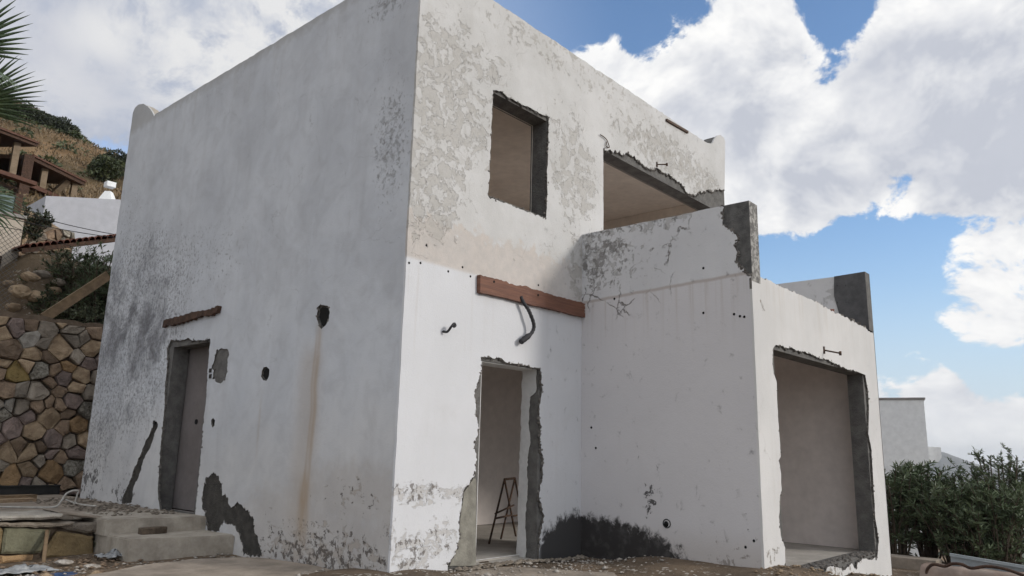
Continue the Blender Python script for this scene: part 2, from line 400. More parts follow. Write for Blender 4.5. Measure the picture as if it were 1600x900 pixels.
def L_face(G, k, c):
    u, z = k['u'], k['z']
    c = G.mix(.75, c, G.mix(G.ss(k['big'], .3, .7), (.615, .645, .69), (.55, .58, .63)))  # bluish base carries the skylight tint of this shaded face
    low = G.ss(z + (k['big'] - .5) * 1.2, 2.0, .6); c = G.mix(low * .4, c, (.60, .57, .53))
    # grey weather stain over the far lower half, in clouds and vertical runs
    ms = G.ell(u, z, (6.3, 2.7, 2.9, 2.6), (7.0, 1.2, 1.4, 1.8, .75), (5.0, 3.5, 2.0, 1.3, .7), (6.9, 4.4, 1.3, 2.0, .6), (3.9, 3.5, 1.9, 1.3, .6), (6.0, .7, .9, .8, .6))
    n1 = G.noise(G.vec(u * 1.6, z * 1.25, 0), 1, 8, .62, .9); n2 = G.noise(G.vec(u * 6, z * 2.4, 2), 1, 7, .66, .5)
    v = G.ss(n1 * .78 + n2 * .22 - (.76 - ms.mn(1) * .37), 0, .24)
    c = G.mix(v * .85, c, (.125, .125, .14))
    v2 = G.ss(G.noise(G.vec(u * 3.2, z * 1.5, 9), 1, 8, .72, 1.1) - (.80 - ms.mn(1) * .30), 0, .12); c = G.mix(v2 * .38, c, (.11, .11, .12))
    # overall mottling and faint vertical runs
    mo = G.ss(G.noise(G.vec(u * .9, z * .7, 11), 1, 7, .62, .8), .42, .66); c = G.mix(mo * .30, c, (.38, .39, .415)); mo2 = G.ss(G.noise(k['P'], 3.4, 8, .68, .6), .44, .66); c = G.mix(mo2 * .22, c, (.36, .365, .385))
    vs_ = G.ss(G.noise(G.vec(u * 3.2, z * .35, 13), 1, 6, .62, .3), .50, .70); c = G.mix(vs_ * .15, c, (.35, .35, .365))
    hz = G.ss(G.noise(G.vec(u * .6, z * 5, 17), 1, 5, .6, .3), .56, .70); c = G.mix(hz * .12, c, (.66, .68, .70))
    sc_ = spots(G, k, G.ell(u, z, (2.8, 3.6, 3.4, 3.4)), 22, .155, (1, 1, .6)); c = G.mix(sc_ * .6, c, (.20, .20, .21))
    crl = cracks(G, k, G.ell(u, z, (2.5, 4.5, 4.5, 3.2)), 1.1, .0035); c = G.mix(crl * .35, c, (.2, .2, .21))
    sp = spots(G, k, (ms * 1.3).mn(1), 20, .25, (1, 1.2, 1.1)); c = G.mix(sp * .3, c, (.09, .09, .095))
    rg = G.ell(u, z, (.35, 4.2, .6, 1.4), (.45, 5.0, .8, .8, .7), (.55, 5.95, .8, .5, 1), (1.45, 5.85, .5, .4, .7), (1.55, 3.8, .5, .9, .5), (2.6, 3.9, 1.2, 1.4, .4))
    s2 = spots(G, k, rg, 30, .275); c = G.mix(s2 * .45, c, (.22, .21, .21))
    s6 = spots(G, k, rg, 44, .285); c = G.mix(s6 * .4, c, (.17, .165, .165))
    st = G.ss(G.noise(G.vec(u * 8, z * .4, 7), 1, 4, .6), .5, .78) * G.ss(z, 4.9, 6.3) ; c = G.mix(st * .26, c, (.36, .345, .33))
    tp = G.ss(z + (k['mid'] - .5) * .3, 6.12, 6.3); c = G.mix(tp * .5, c, (.34, .33, .31))
    s7 = spots(G, k, (ms * 1.4).mn(1), 46, .28); c = G.mix(s7 * .5, c, (.12, .12, .13))
    # rust run below the ragged pipe hole
    for (yc, w, z0, z1, a) in ((1.37, .055, .25, 2.52, .55), (1.43, .03, .5, 2.45, .40), (1.50, .36, .1, 2.3, .34), (1.38, .12, 1.0, 2.5, .3), (1.42, .15, .02, .9, 1.0), (1.42, .06, .3, .95, .9), (2.42, .04, .9, 1.75, .22)):
        wob = (G.noise(G.vec(z * 1.6, yc, 0), 1, 3) - .5) * .09
        s = G.ss((u + wob - yc).abs(), w, w * .05) * G.ss(z, z0 - .12, z0 + .3) * G.ss(z, z1, z1 - .35) * a * G.ss(G.noise(G.vec(u * 9, z * 1.3, yc), 1, 4), .18, .5)
        c = G.mix(s, c, (.40, .315, .235))
    # brown flaking along the base
    bb = G.ell(u, z, (1.1, .0, 2.2, .62), (.6, .62, 1.3, .45, .75), (2.0, .3, .8, .5, .7), (.03, .1, .25, .9, .9))
    s3 = spots(G, k, bb, 15, .315, (1, 1, 1.4)); c = G.mix(s3 * .5, c, (.34, .285, .235)); sw = G.ss(bb + (k['mid'] - .5) * .8, .1, .7); c = G.mix(sw * .35, c, (.42, .37, .32))
    s4 = spots(G, k, bb, 26, .295); c = G.mix(s4 * .8, c, (.08, .065, .055))
    pr = G.ell(u, z, (7.1, .5, .9, .6), (5.9, .35, .9, .3)); s5 = spots(G, k, pr, 16, .30); c = G.mix(s5 * .8, c, (.07, .065, .065))
    return c, (s2 + s3 + s4) * -.35, None
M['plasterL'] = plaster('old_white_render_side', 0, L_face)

def A_face(G, k, c):
    u, z = k['u'], k['z']
    c = G.mix(.7, c, G.mix(G.ss(k['big'], .3, .7), (.62, .62, .63), (.57, .57, .585)))
    line = (2.93 + (u * -1) * .042) + (G.noise(G.vec(u * 3, 0, 0), 1, 2) - .5) * .03
    dl = z - line
    c = G.mix(G.ss(dl, .04, -.02) * .55, c, (.60, .575, .585))
    ln = G.ss(dl.abs(), .03, .004) * .6; c = G.mix(ln, c, (.36, .30, .265))
    dr = G.ss(G.noise(G.vec(u * 16, z * .4, 1), 1, 4, .6), .48, .75) * G.ss(dl, -.9, -.05) * G.ss(dl, .02, -.02); c = G.mix(dr * .42, c, (.40, .345, .30))
    reg = G.ell(u, z, (-.3, 3.5, .9, .75), (-.7, 3.3, .9, .7, .7), (-1.0, 3.80, 1.1, .22, .95), (-.3, 3.8, .9, .2, 1))
    pe, rim = peel(G, k, reg, .295, 7)
    c = G.mix(pe * .42, c, (.29, .275, .255)); c = G.mix(rim * .5, c, (.16, .15, .14))
    cr = cracks(G, k, (reg * 1.8).mn(1), 2.7, .022); c = G.mix(cr * .85, c, (.15, .14, .13))
    sp = spots(G, k, reg, 24, .29); c = G.mix(sp * .7, c, (.16, .15, .14))
    c = G.mix(G.ss(z, .40, .0) * .4, c, (.40, .35, .30))
    # black mould spreading from the inner corner
    prof = G.ell(u, z, (-.1, -.2, 1.55, .62))
    nn = (G.noise(G.vec(u * 8, z * 6.5, 0), 1, 8, .74, .4) - .5) * 1.25
    c = G.mix(G.ss(prof + nn, .10, .36) * G.ss(k['mid'], .15, .55, .86, .97), c, (.026, .024, .024))
    lw = G.ell(u, z, (-1.9, .1, .8, .5)); s2 = spots(G, k, lw, 14, .25); c = G.mix(s2 * .6, c, (.17, .14, .12))
    s3 = spots(G, k, G.ell(u, z, (-.95, .6, .16, .4), (-1.15, .35, .3, .3, .6), (-2.1, .35, .25, .5, .6)), 30, .33); c = G.mix(s3 * .9, c, (.06, .055, .055))
    return c, pe * -.5 - cr * .6 - (sp + s3) * .3, None
M['plasterA'] = plaster('old_white_render_annex_side', 0, A_face)

def F_face(G, k, c):
    u, z = k['u'], k['z']
    c = G.mix(.5, c, G.mix(G.ss(k['big'], .3, .7), (.62, .595, .56), (.56, .54, .51)))
    dr = G.ss(G.noise(G.vec(u * 9, z * .5, 5), 1, 4, .6), .5, .78) * G.ss(z, 2.3, 2.9); c = G.mix(dr * .3, c, (.44, .38, .31))
    bs = G.ell(u, z, (3.1, .05, .5, .45), (4.5, -.3, 2.5, .6), (6.9, 1.0, .4, 2.2, .6), (3.2, 2.7, .25, .4, .8)); s1 = spots(G, k, bs, 20, .29); c = G.mix(s1 * .7, c, (.22, .185, .15))
    cr = cracks(G, k, G.ell(u, z, (3.2, 1.5, .4, .6), (6.9, 1.5, .5, 1.5)), 2.0, .006); c = G.mix(cr * .5, c, (.2, .18, .16))
    return c, s1 * -.4, None
M['plasterF'] = plaster('old_white_render_annex_front', 1, F_face)
def P_face(G, k, c):
    sp = spots(G, k, G.ell(k['u'], k['z'], (-1.7, 3.4, .7, .7)), 14, .28); c = G.mix(sp * .6, c, (.2, .19, .18))
    return G.mix(.5, c, (.60, .60, .60)), sp * -.3, None
M['plasterP'] = plaster('old_white_render_parapet', 0, P_face)
def f_end(G):
    P = G.coord(); a = G.noise(P, 14, 7, .7, .5); b = G.noise(P, 45, 4, .7)
    c = G.mix(G.ss(a, .42, .6), (.15, .145, .14), (.42, .41, .39)); c = G.mix(G.ss(b, .6, .7) * .5, c, (.06, .06, .06))
    return dict(c=c, r=.95, n=G.bump(a + b * .4, .02))
M['endface'] = mat('chipped_concrete_end', f_end)

# ------------------------------------------------------------------ terrain
CP = [(0, 0, -.02), (0, 1.6, -.13), (0, 2.8, -.14), (-1.1, 3, -.16), (1.1, -.2, -.08), (2.9, -.1, -.13), (2.92, -1.3, -.01), (2.95, -2.35, .0), (5, -2.5, -.30), (7.1, -2.5, -.52), (9, -3, -.55), (7.6, 0, -.6),
      (-2, 1, -.2), (-1, -1, -.14), (1.5, -1.5, -.10), (1.5, -3, -.25), (4, -4, -.42), (-4, -1, -.35), (-4.7, -5.5, -.52), (0, -5, -.5), (-3, 3.2, -.22), (-7, 0, -.4), (2, -8, -.9), (9, -8, -1.2), (-9, -8, -.8), (12, 2, -.9)]
def near_z(x, y):
    n = 0; dsum = 0
    for a, b, c in CP:
        w = 1 / ((x - a) ** 2 + (y - b) ** 2 + .05) ** 1.6; n = n + w * c; dsum = dsum + w
    return n / dsum
def sst(a, b, x):
    t = np.clip((x - a) / (b - a), 0, 1); return t * t * (3 - 2 * t)
def crest(x): return np.where(x < 17, 35.7 - (17 - x) * .02, 35.7 - (x - 17) * .31 - np.maximum(x - 27, 0) * .14).clip(-20, 60)
def terrain_z(x, y):
    x = np.asarray(x, float); y = np.asarray(y, float)
    r = np.hypot(x - 1, y + 1)
    base = near_z(x, y) if True else 0
    fall = -np.maximum(r - 9, 0) * .10 * sst(-1, 1, (x * .75 - y * .65) / (r + .1)) - np.maximum(r - 9, 0) * .02
    fall = np.maximum(fall, -60)
    low = base + fall
    up_ = (y > 9.0)
    t = np.clip((y - 10.5) / 70.0, 0, 1)
    rise = 2.72 + np.clip(y - 9.2, 0, 1.3) * .1 + (crest(x) - 3.4) * t - np.maximum(y - 80.5, 0) * .18
    rise = np.where(x > 8, rise * (1 - sst(8, 90, x)) + low * sst(8, 90, x), rise)
    z = np.where(up_, np.maximum(rise, -60), low)
    lft = sst(-2.2, -3.4, x) * 0
    return z + lft
def axis_coords(fine0, fine1, st, far, extra=()):
    a = list(np.arange(fine0, fine1 + 1e-6, st)); s = st; v = fine1
    while v < far: s *= 1.13; v += s; a.append(v)
    s = st; v = fine0
    while v > -far: s *= 1.13; v -= s; a.append(v)
    return np.array(sorted(set(np.round(a + list(extra), 4))))
xs = axis_coords(-5, 9, .12, 5000); ys = axis_coords(-5, 9.0, .12, 5000, (8.98, 9.02, 10.5))
X, Y = np.meshgrid(xs, ys); Z = terrain_z(X, Y)
nz = np.array([[mnoise.fractal(Vector((float(a) * 1.3, float(b) * 1.3, 0)), 1, 2, 5) for a in xs] for b in ys]) if True else 0
nz2 = np.array([[mnoise.fractal(Vector((float(a) * .09, float(b) * .09, 3)), 1, 2, 4) for a in xs] for b in ys])
nearw = np.exp(-(np.hypot(X - 1, Y + 1) / 7) ** 2)
Z = Z + nz * .018 * np.where(Y < 9, 1, 2.0) + nz2 * np.clip((Y - 14) * .04, 0, 1.1) * np.clip((120 - X) / 40, 0, 1)
inside = (X > .3) & (X < 7.0) & (Y > .3) & (Y < 7.1) | (X > 3.2) & (X < 6.95) & (Y > -2.0) & (Y < .5)
Z = np.where(inside, np.minimum(Z, -.35), Z)
nx, ny = len(xs), len(ys)
idx = np.arange(nx * ny).reshape(ny, nx)
F_ = np.stack([idx[:-1, :-1], idx[:-1, 1:], idx[1:, 1:], idx[1:, :-1]], -1).reshape(-1, 4)
def f_ground(G):
    P = G.coord(); x, y, z = G.xyz(P)
    a = G.noise(P, 1.6, 7, .65); b = G.noise(P, 22, 5, .7); c2 = G.noise(P, .12, 6, .6)
    vo = G.voro(P, 34, 'F1', 'Color'); vr = G.xyz(vo)[0]
    dirt = G.mix(G.ss(a, .35, .65), (.19, .145, .105), (.115, .09, .068)); dirt = G.mul(.6, dirt, G.mix(b, (.5, .5, .5), (1.5, 1.45, 1.4)))
    dirt = G.mix(G.ss(vr, .86, .9) * G.ss(G.noise(P, 2.4, 3), .45, .6) * .8, dirt, (.50, .47, .42))
    hill = G.mix(G.ss(c2 + (a - .5) * .35, .38, .62), (.23, .155, .09), (.115, .088, .052)); hill = G.mul(.7, hill, G.mix(G.ss(b, .3, .7), (.55, .5, .45), (1.35, 1.3, 1.2)))
    c = G.mix(G.ss(y, 9.5, 13), dirt, hill)
    far = G.ss(G.vm('LENGTH', P), 90, 300); c = G.mix(far * G.ss(z, 5, -2), c, (.075, .085, .05))
    return dict(c=c, r=.96, n=G.bump(a * .5 + b, .03), s=.15)
M['ground'] = mat('dusty_earth', f_ground)
gr = from_np('ground', np.stack([X, Y, Z], -1).reshape(-1, 3), F_, M['ground'], smooth=True); tag(gr, 'dusty brown ground around the house rising to a dry grassy hillside behind', kind='structure')
_zc = {}
def gz(x, y): return float(terrain_z(np.array([x]), np.array([y]))[0])

# far mountain across the valley
def ridge(name, pts, depth, m, label):
    # pts: crest points; builds a two-sided hill body with noise
    v = []; f = []; n = len(pts); K = 9
    for i, p in enumerate(pts):
        p = Vector(p); vd = Vector((p.x, p.y, 0)).normalized()
        for k in range(-K, K + 1):
            t = k / K; q = p + vd * depth * t; q.z = (p.z + 60) * (1 - abs(t) ** 1.2) - 60 + mnoise.fractal(q * .004, 1, 2, 4) * 26 * (1 - abs(t)) * min(1, abs(t) * 4)
            v.append(q)
    w = 2 * K + 1
    for i in range(n - 1):
        for k in range(w - 1): f.append((i * w + k, i * w + k + 1, (i + 1) * w + k + 1, (i + 1) * w + k))
    o = from_np(name, v, f, m, smooth=True); return tag(o, label, kind='structure')
mp = [(2600.000,1142.078,-101.963),(2600.000,878.792,-53.020),(2600.000,701.209,-17.121),(2600.000,626.782,2.327),(2600.000,581.282,18.627),(2600.000,554.597,26.723),(2600.000,521.592,14.299),(2600.000,481.176,0.513),(2600.000,433.758,-12.673),(2600.000,387.917,-27.251),(2600.000,321.046,-42.224),(2600.000,207.390,-52.596)]
mp2 = []
for i in range(len(mp) - 1):
    for k in range(5):
        t = k / 5; q = Vector(mp[i]).lerp(Vector(mp[i + 1]), t); q.z += mnoise.noise(q * .01) * 4; mp2.append(q)
M['mount'] = simple('grey_scrub_mountain', (.155, .15, .145), (.10, .105, .10), .006, .95, 0)
ridge('mountain', mp2, 600, M['mount'], 'distant grey mountain ridge on the horizon')

# ------------------------------------------------------------------ THE HOUSE
X1, D, WY, X2, X3, HA = 2.921, 2.249, 7.384, 7.194, 7.20, 3.829
H = 6.3
house = thing('house', 'unfinished two storey white house with peeling render and empty door and window openings', 'house', (0, 0, 0))
def part(o, lab=None):
    if lab: o['label'] = lab
    return o
T0, T1, T2 = .028, .25, .27      # render / wall / inner lining depth
GB = -.6
# --- left wall (x = 0) core
ldoor = rect(3.79, .20, 4.85, 2.37)
def solidwall(name, outer, holes, axis, a, b, m=None): return prism(name, outer, holes, axis, a, b, [m or M['concrete']], house)
solidwall('wall', rect(T0, GB, WY - .02, H - .01), [ldoor], 0, T0, T1)
lhole = (jag([(4.86, .12)] + [(4.637,0.190),(4.778,0.507),(4.836,1.004),(4.854,1.429),(4.930,1.864),(4.933,2.174),(5.000,2.357),(4.917,2.485),(4.603,2.443),(4.406,2.463),(4.270,2.418),(3.799,2.399),(3.778,2.148),(3.737,1.657),(3.730,1.179),(3.706,0.711),(3.700,0.329),(3.689,0.209)], .012, .05, 3))
lhole = [(4.86, -.05)] + lhole[1:] + [(3.75, -.05)]
patch1 = jag([(3.668,2.019),(3.599,2.235),(3.425,2.248),(3.290,2.206),(3.269,2.022),(3.296,1.849),(3.482,1.833),(3.634,1.863),(3.617,1.935)], .022, .04, 5, True)
wetp = jag([(3.560,0.565),(3.522,0.680),(3.361,0.739),(3.214,0.700),(3.119,0.608),(3.093,0.477),(2.943,0.471),(2.882,0.381),(2.687,0.407),(2.485,0.364),(2.345,0.264),(2.236,0.097),(2.124,-0.098),(2.501,-0.137),(2.554,0.001),(2.720,0.138),(2.995,0.216),(3.056,0.154),(3.069,0.074),(3.367,0.049),(3.447,0.271),(3.538,0.325)], .026, .04, 6, True)
chase = jag([(5.144,1.354),(5.019,1.327),(5.035,1.241),(5.110,1.085),(5.224,0.929),(5.355,0.753),(5.396,0.614),(5.528,0.437),(5.516,0.258),(5.844,0.229),(5.819,0.352),(5.709,0.480),(5.626,0.623),(5.538,0.748),(5.400,0.978),(5.233,1.171),(5.145,1.284)], .020, .035, 8, True)
hole1 = jag([(1.450,2.571),(1.394,2.601),(1.309,2.577),(1.234,2.541),(1.223,2.456),(1.249,2.381),(1.302,2.344),(1.346,2.320),(1.414,2.390),(1.460,2.465)], .014, .03, 9, True)
hole2 = jag([(2.472,1.919),(2.438,1.962),(2.370,1.966),(2.309,1.926),(2.310,1.852),(2.356,1.802),(2.426,1.813),(2.476,1.859)], .004, .03, 10, True)
hole3 = jag([(3.544,1.367),(3.500,1.390),(3.446,1.359),(3.449,1.296),(3.491,1.273),(3.532,1.312)], .003, .02, 11, True)
notch = jag([(4.420,2.447),(4.427,2.552),(4.395,2.645),(4.338,2.632),(4.335,2.544),(4.254,2.425)], .004, .03, 13, True)
# outline with the raised corner ear at the far end; top edge slightly worn
ltop = jag([(WY, H)] if False else [(.028, H), (6.46, H)], .006, .12, 21)
lear = jag([(6.472,6.267),(6.634,6.427),(6.786,6.540),(6.986,6.647),(7.173,6.691),(7.320,6.676)], .003, .08, 22)
lout = [(.028, GB)] + ltop + lear + [(WY, 6.60)] + jag([(WY, 6.5), (WY, GB)], .008, .15, 23)
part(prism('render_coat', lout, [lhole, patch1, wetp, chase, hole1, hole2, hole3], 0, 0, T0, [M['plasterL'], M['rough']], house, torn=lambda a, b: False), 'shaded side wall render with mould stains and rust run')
# fill under the lost render of the dark patches
prism('mortar_patch', wetp, [], 0, .012, T0 + .004, [M['wet']], house)['label'] = 'dark fresh mortar patch spilling down to the steps'
prism('mortar_patch', patch1, [], 0, .016, T0 + .004, [M['concrete']], house)['label'] = 'small grey mortar patch beside the side door'
prism('cable_chase', chase, [], 0, .018, T0 + .004, [M['wet']], house)['label'] = 'dark cut running down from the junction box to the ground'
def pit(loop, ax, depth, p=None):
    c = (sum(q[0] for q in loop) / len(loop), sum(q[1] for q in loop) / len(loop))
    r = [(c[0] + (q[0] - c[0]) * .8, c[1] + (q[1] - c[1]) * .8) for q in loop]
    return prism('pipe_hole_shade', r, [], ax, depth, T0 + .004 + (depth - .02), [M['black']], house)  # black plug, paints the darkness inside the hole
pit(hole1, 0, .022); pit(hole2, 0, .018); pit(hole3, 0, .02)
rg = curve_pts([(-.006, 1.36 + .075 * math.cos(a) * .8, 2.47 + .105 * math.sin(a)) for a in np.linspace(.5, 5.3, 9)], 4)

# junction boxes
for (a, b) in [(5.122,1.345),(5.032,1.301),(3.694,1.988),(3.678,1.914)]:
    jb = bmesh.new(); box_bm(jb, (-.008, a - .03, b - .026), (.02, a + .03, b + .026), .004); from_bm('junction_box', jb, M['blackpipe'], house)
# side door leaf inside the opening
dl = prism('door', rect(3.70, .22, 4.95, 2.45), [], 0, .262, .30, [M['doorleaf']], house)
dl['label'] = 'plain grey brown door leaf set back in the side opening'
kh = [(4.439,1.360)][0]
kb = bmesh.new(); tube_bm(kb, [(.25, kh[0], kh[1]), (.262, kh[0], kh[1])], .035, 10); h_ = from_bm('keyhole_shade', kb, M['black'], dl)  # black disc painted for the dark of the keyhole
# brown timber over the side door
tb = [(5.106,2.765),(3.571,2.804)]
lo_ = jag([(tb[0][0], tb[0][1] - .005), (tb[1][0], tb[1][1])], .014, .05, 77) + jag([(tb[1][0] + .03, tb[1][1] - .085), (tb[0][0] + .02, tb[0][1] - .105)], .018, .05, 78)
t_ = prism('timber_lintel', lo_, [], 0, -.05, -.001, [M['timber']], house)
t_['label'] = 'dark weathered timber fixed over the side door'

# --- right-hand front wall (y = 0)
win = rect(1.17, 3.885, 2.19, 5.15)
big = [(3.42, 2.95), (6.75, 2.95), (6.75, 5.175), (3.42, 5.175)]
dr = rect(1.145, -.25, 2.12, 2.02)
solidwall('wall', rect(T0, GB, X3 - .02, H - .01), [win, big, [(1.145, -.3), (2.12, -.3), (2.12, 2.02), (1.145, 2.02)], rect(3.5, -.2, 6.6, 2.45)], 1, T0, T1)
whole = jag([(1.145, 3.86), (2.185, 3.855), (2.20, 5.16), (2.225, 5.215), (2.12, 5.19), (1.40, 5.175), (1.32, 5.21), (1.16, 5.16)], .011, .05, 31, True)
lowjag = [(2.101,2.024),(2.140,1.928),(2.161,1.765),(2.131,1.665),(2.114,1.501),(2.154,1.342),(2.133,1.182),(2.200,0.992),(2.183,0.834),(2.134,0.709),(2.122,0.586),(2.176,0.460),(2.230,0.366),(2.186,0.245),(2.138,0.141),(2.136,0.036)]
upjag = [(0.735,-0.038),(0.771,0.006),(0.824,0.107),(0.877,0.238),(0.868,0.401),(0.899,0.565),(0.913,0.675),(0.993,0.729),(1.072,0.827),(1.099,0.984),(1.083,1.042),(1.057,1.128),(1.114,1.304),(1.078,1.420),(1.036,1.565),(1.018,1.682),(1.048,1.759),(1.109,1.869),(1.114,2.021)]
topj = [(1.144,2.054),(1.279,2.057),(1.417,2.059),(1.560,2.035),(1.706,2.034),(1.855,2.033),(2.007,2.028),(2.111,2.031)]
bigtop = [(3.401,5.195),(3.768,5.221),(3.898,5.248),(4.035,5.317),(4.187,5.313),(4.310,5.264),(4.500,5.252),(4.760,5.259),(4.963,5.309),(5.171,5.336),(5.381,5.314),(5.561,5.291),(5.706,5.237),(5.778,5.181),(6.010,5.225),(6.212,5.341),(6.458,5.438),(6.798,5.526),(7.061,5.600),(7.141,5.623)]
bigtop = jag(bigtop, .026, .04, 33)
rtop = jag([(6.44, H), (0.0, H)], .008, .11, 35)
rear = [(7.244,6.572),(7.195,6.630),(7.052,6.632),(6.924,6.571),(6.812,6.465),(6.728,6.357),(6.600,6.322),(6.514,6.305)]
corner = [(.009 * mnoise.noise(Vector((0, 0, z_ * 1.3))) + random.uniform(-.004, .004), z_) for z_ in np.arange(6.2, -.5, -.12)]
# outline runs: bottom right of door -> right edge -> torn edge above the big opening ...
rout = [(X3, GB), (X3, bigtop[-1][1] - .9)] if False else []
doorR = jag(lowjag, .016, .04, 37); doorL = jag(upjag, .018, .04, 38); doorT = jag(topj, .014, .04, 39)
rout = [(0, GB), (doorL[0][0], GB)] + doorL + doorT + doorR + [(doorR[-1][0] - .0, GB), (2.935, GB), (2.935, 2.6), (3.41, 2.6)] + jag([(3.41, 2.8), (3.408, 5.1)], .004, .1, 40) + bigtop + rear + rtop + corner
part(prism('render_coat', rout, [whole], 1, 0, T0, [M['plasterR'], M['rough']], house, torn=lambda a, b: .3 < a < 3.3 and b < 2.5 or a > 3.45 and b < 6.0), 'sunlit front wall render with flaking paint round the window')
# smooth pale cement still on the left jamb foot of the door, and paint left on the right reveal
cf = [(0.762,-0.036),(0.832,0.101),(0.888,0.237),(0.888,0.400),(0.919,0.564),(0.931,0.658),(1.065,0.796),(1.100,0.784),(1.141,-0.071)]
prism('mortar_patch', jag(cf, .004, .06, 41, True), [], 1, .010, T0 + .003, [simple('pale_green_grey_mortar', (.30, .29, .25), (.20, .19, .165), 8, .9, .01)], house)['label'] = 'grey mortar patch at the foot of the door jamb'
rv = jag([(.30, -.12), (.275, 2.02), (.05, 2.02), (.06, 1.75), (.14, 1.7), (.16, 1.4), (.13, 1.2), (.17, .9), (.155, .6), (.18, .3), (.16, -.12)], .010, .05, 42, True)
prism('reveal_paint', rv, [], 0, 2.105, 2.121, [M['inner_light'], M['rough']], house)
prism('reveal_paint', rect(.03, -.12, .30, 2.02), [], 0, 1.143, 1.155, [M['inner_light']], house)
prism('reveal_paint', rect(1.156, .05, 2.104, .29), [], 2, 2.008, 2.021, [M['inner_light']], house)
# band trims: timber board with its conduit
bp = [(0.998,2.926),(2.935,2.920),(2.936,2.788),(1.004,2.792)]
bb_ = jag([bp[0], bp[1]], .012, .05, 50) + jag([(bp[1][0] - .005, 2.74), (bp[3][0], 2.735)], .006, .08, 51)
bd = prism('timber_board', bb_, [], 1, -.055, -.001, [M['board']], house); bd['label'] = 'red brown timber board bolted across the front wall above the doorway'
for q in [(1.214,2.887),(1.979,2.866)]: kb = bmesh.new(); tube_bm(kb, [(q[0], -.060, q[1]), (q[0], -.054, q[1])], .014, 8); from_bm('bolt_hole_shade', kb, M['black'], bd)  # black discs, shade of the bolt holes put into the colour
for q in [(2.921,2.885),(2.922,2.835),(2.922,2.802)]: kb = bmesh.new(); tube_bm(kb, [(q[0] - .015, -.062, q[1]), (q[0] - .015, -.054, q[1])], .007, 6); from_bm('bolt', kb, M['whitecable'], bd)
cd = [(1.670,2.799),(1.706,2.730),(1.765,2.665),(1.801,2.603),(1.849,2.520),(1.862,2.455),(1.830,2.391),(1.753,2.330),(1.688,2.278)]
cpts = curve_pts([(a, -.05 - .05 * math.sin(i / 8 * PI), b) for i, (a, b) in enumerate(cd)], 4)
cdo = tube('conduit', cpts, [.019 + .005 * (i % 2) + (.012 if i > len(cpts) - 8 else 0) for i in range(len(cpts))], M['wire'], house, 9)
cdo['label'] = 'dark corrugated conduit hanging from the timber board'
# small brackets
def bracket(p, q, h1, h2, m=M['rust']):
    bm = bmesh.new(); p = Vector(p); q = Vector(q)
    tube_bm(bm, [p, q], .010, 8)
    tube_bm(bm, [p + Vector((0, 0, -h1)), p + Vector((0, 0, h1))], .018, 8)
    tube_bm(bm, [q + Vector((0, 0, -h2)), q + Vector((0, 0, h2))], .016, 8)
    return from_bm('lamp_bracket', bm, m, house, smooth=True)
a_ = [(4.816,5.390),(5.165,5.489)]
b_ = bracket([(4.835,0.000,5.386)][0], [(4.879,-0.150,5.364)][0], .035, .02); b_['label'] = 'small iron bracket above the large upper opening'
a_ = [(5.005,2.414),(5.631,2.443)]
b_ = bracket([(5.005,-2.249,2.414)][0], [(5.002,-2.450,2.360)][0], .045, .025); b_['label'] = 'small iron bracket above the large ground floor opening'
hk = [(0.523,2.248),(0.541,2.244),(0.556,2.298),(0.590,2.330),(0.609,2.312),(0.583,2.295)]
tube('wall_hook', curve_pts([(a, -.01 - .09 * min(1, i / 2), b) for i, (a, b) in enumerate(hk)], 4), .013, M['wire'], house, 7)['label'] = 'bent dark metal hook on the front wall left of the doorway'
wl = [(3.306,5.339),(3.383,5.337),(3.461,5.317),(3.508,5.266),(3.523,5.224),(3.445,5.217),(3.461,5.288)]
tube('wire', curve_pts([(a, -.02, b) for a, b in wl], 4), .007, M['rust'], house, 6)['label'] = 'loose wire end at the corner of the large upper opening'
fl = [(5.134,6.226),(5.817,6.258)]
beam('metal_strip', (fl[0][0], -.012, fl[0][1] - .01), (fl[1][0], -.012, fl[1][1] - .01), .03, .035, M['rust'], house)['label'] = 'dark strip along the top edge of the parapet'
# small drill holes on the band, black beads painted for their shaded depth
for q in [(0.184,2.897),(0.570,2.885),(0.776,2.971),(0.035,2.867),(0.900,2.894),(2.048,3.005),(0.251,3.094)]:
    kb = bmesh.new(); bmesh.ops.create_uvsphere(kb, u_segments=8, v_segments=5, radius=.014, matrix=Matrix.Translation((q[0], .004, q[1])))
    from_bm('drill_hole_shade', kb, M['black'], house)
for q in [(-1.672,2.634),(-2.033,2.583),(-2.098,2.555),(-2.148,2.544),(-1.153,0.333),(-1.688,3.146),(-0.492,2.928),(-0.151,1.377),(-0.217,1.135),(-2.060,0.179),(-2.151,0.249)]:
    rr = .034 if abs(q[0] + 1.2) < .3 and q[1] < .6 else .016
    kb = bmesh.new(); bmesh.ops.create_uvsphere(kb, u_segments=10, v_segments=6, radius=rr, matrix=Matrix.Translation((X1 + rr * .35, q[0], q[1])))
    from_bm('drill_hole_shade', kb, M['black'], house)  # black beads in place of shaded hollows
pv = [(-1.161,0.340)][0]
kb = bmesh.new(); tube_bm(kb, [(X1 - .004, pv[0] + .045 * math.cos(t), pv[1] + .045 * math.sin(t)) for t in np.linspace(0, 2 * PI, 15)], .006, 6, False); from_bm('pipe_collar', kb, M['blackpipe'], house, smooth=True)

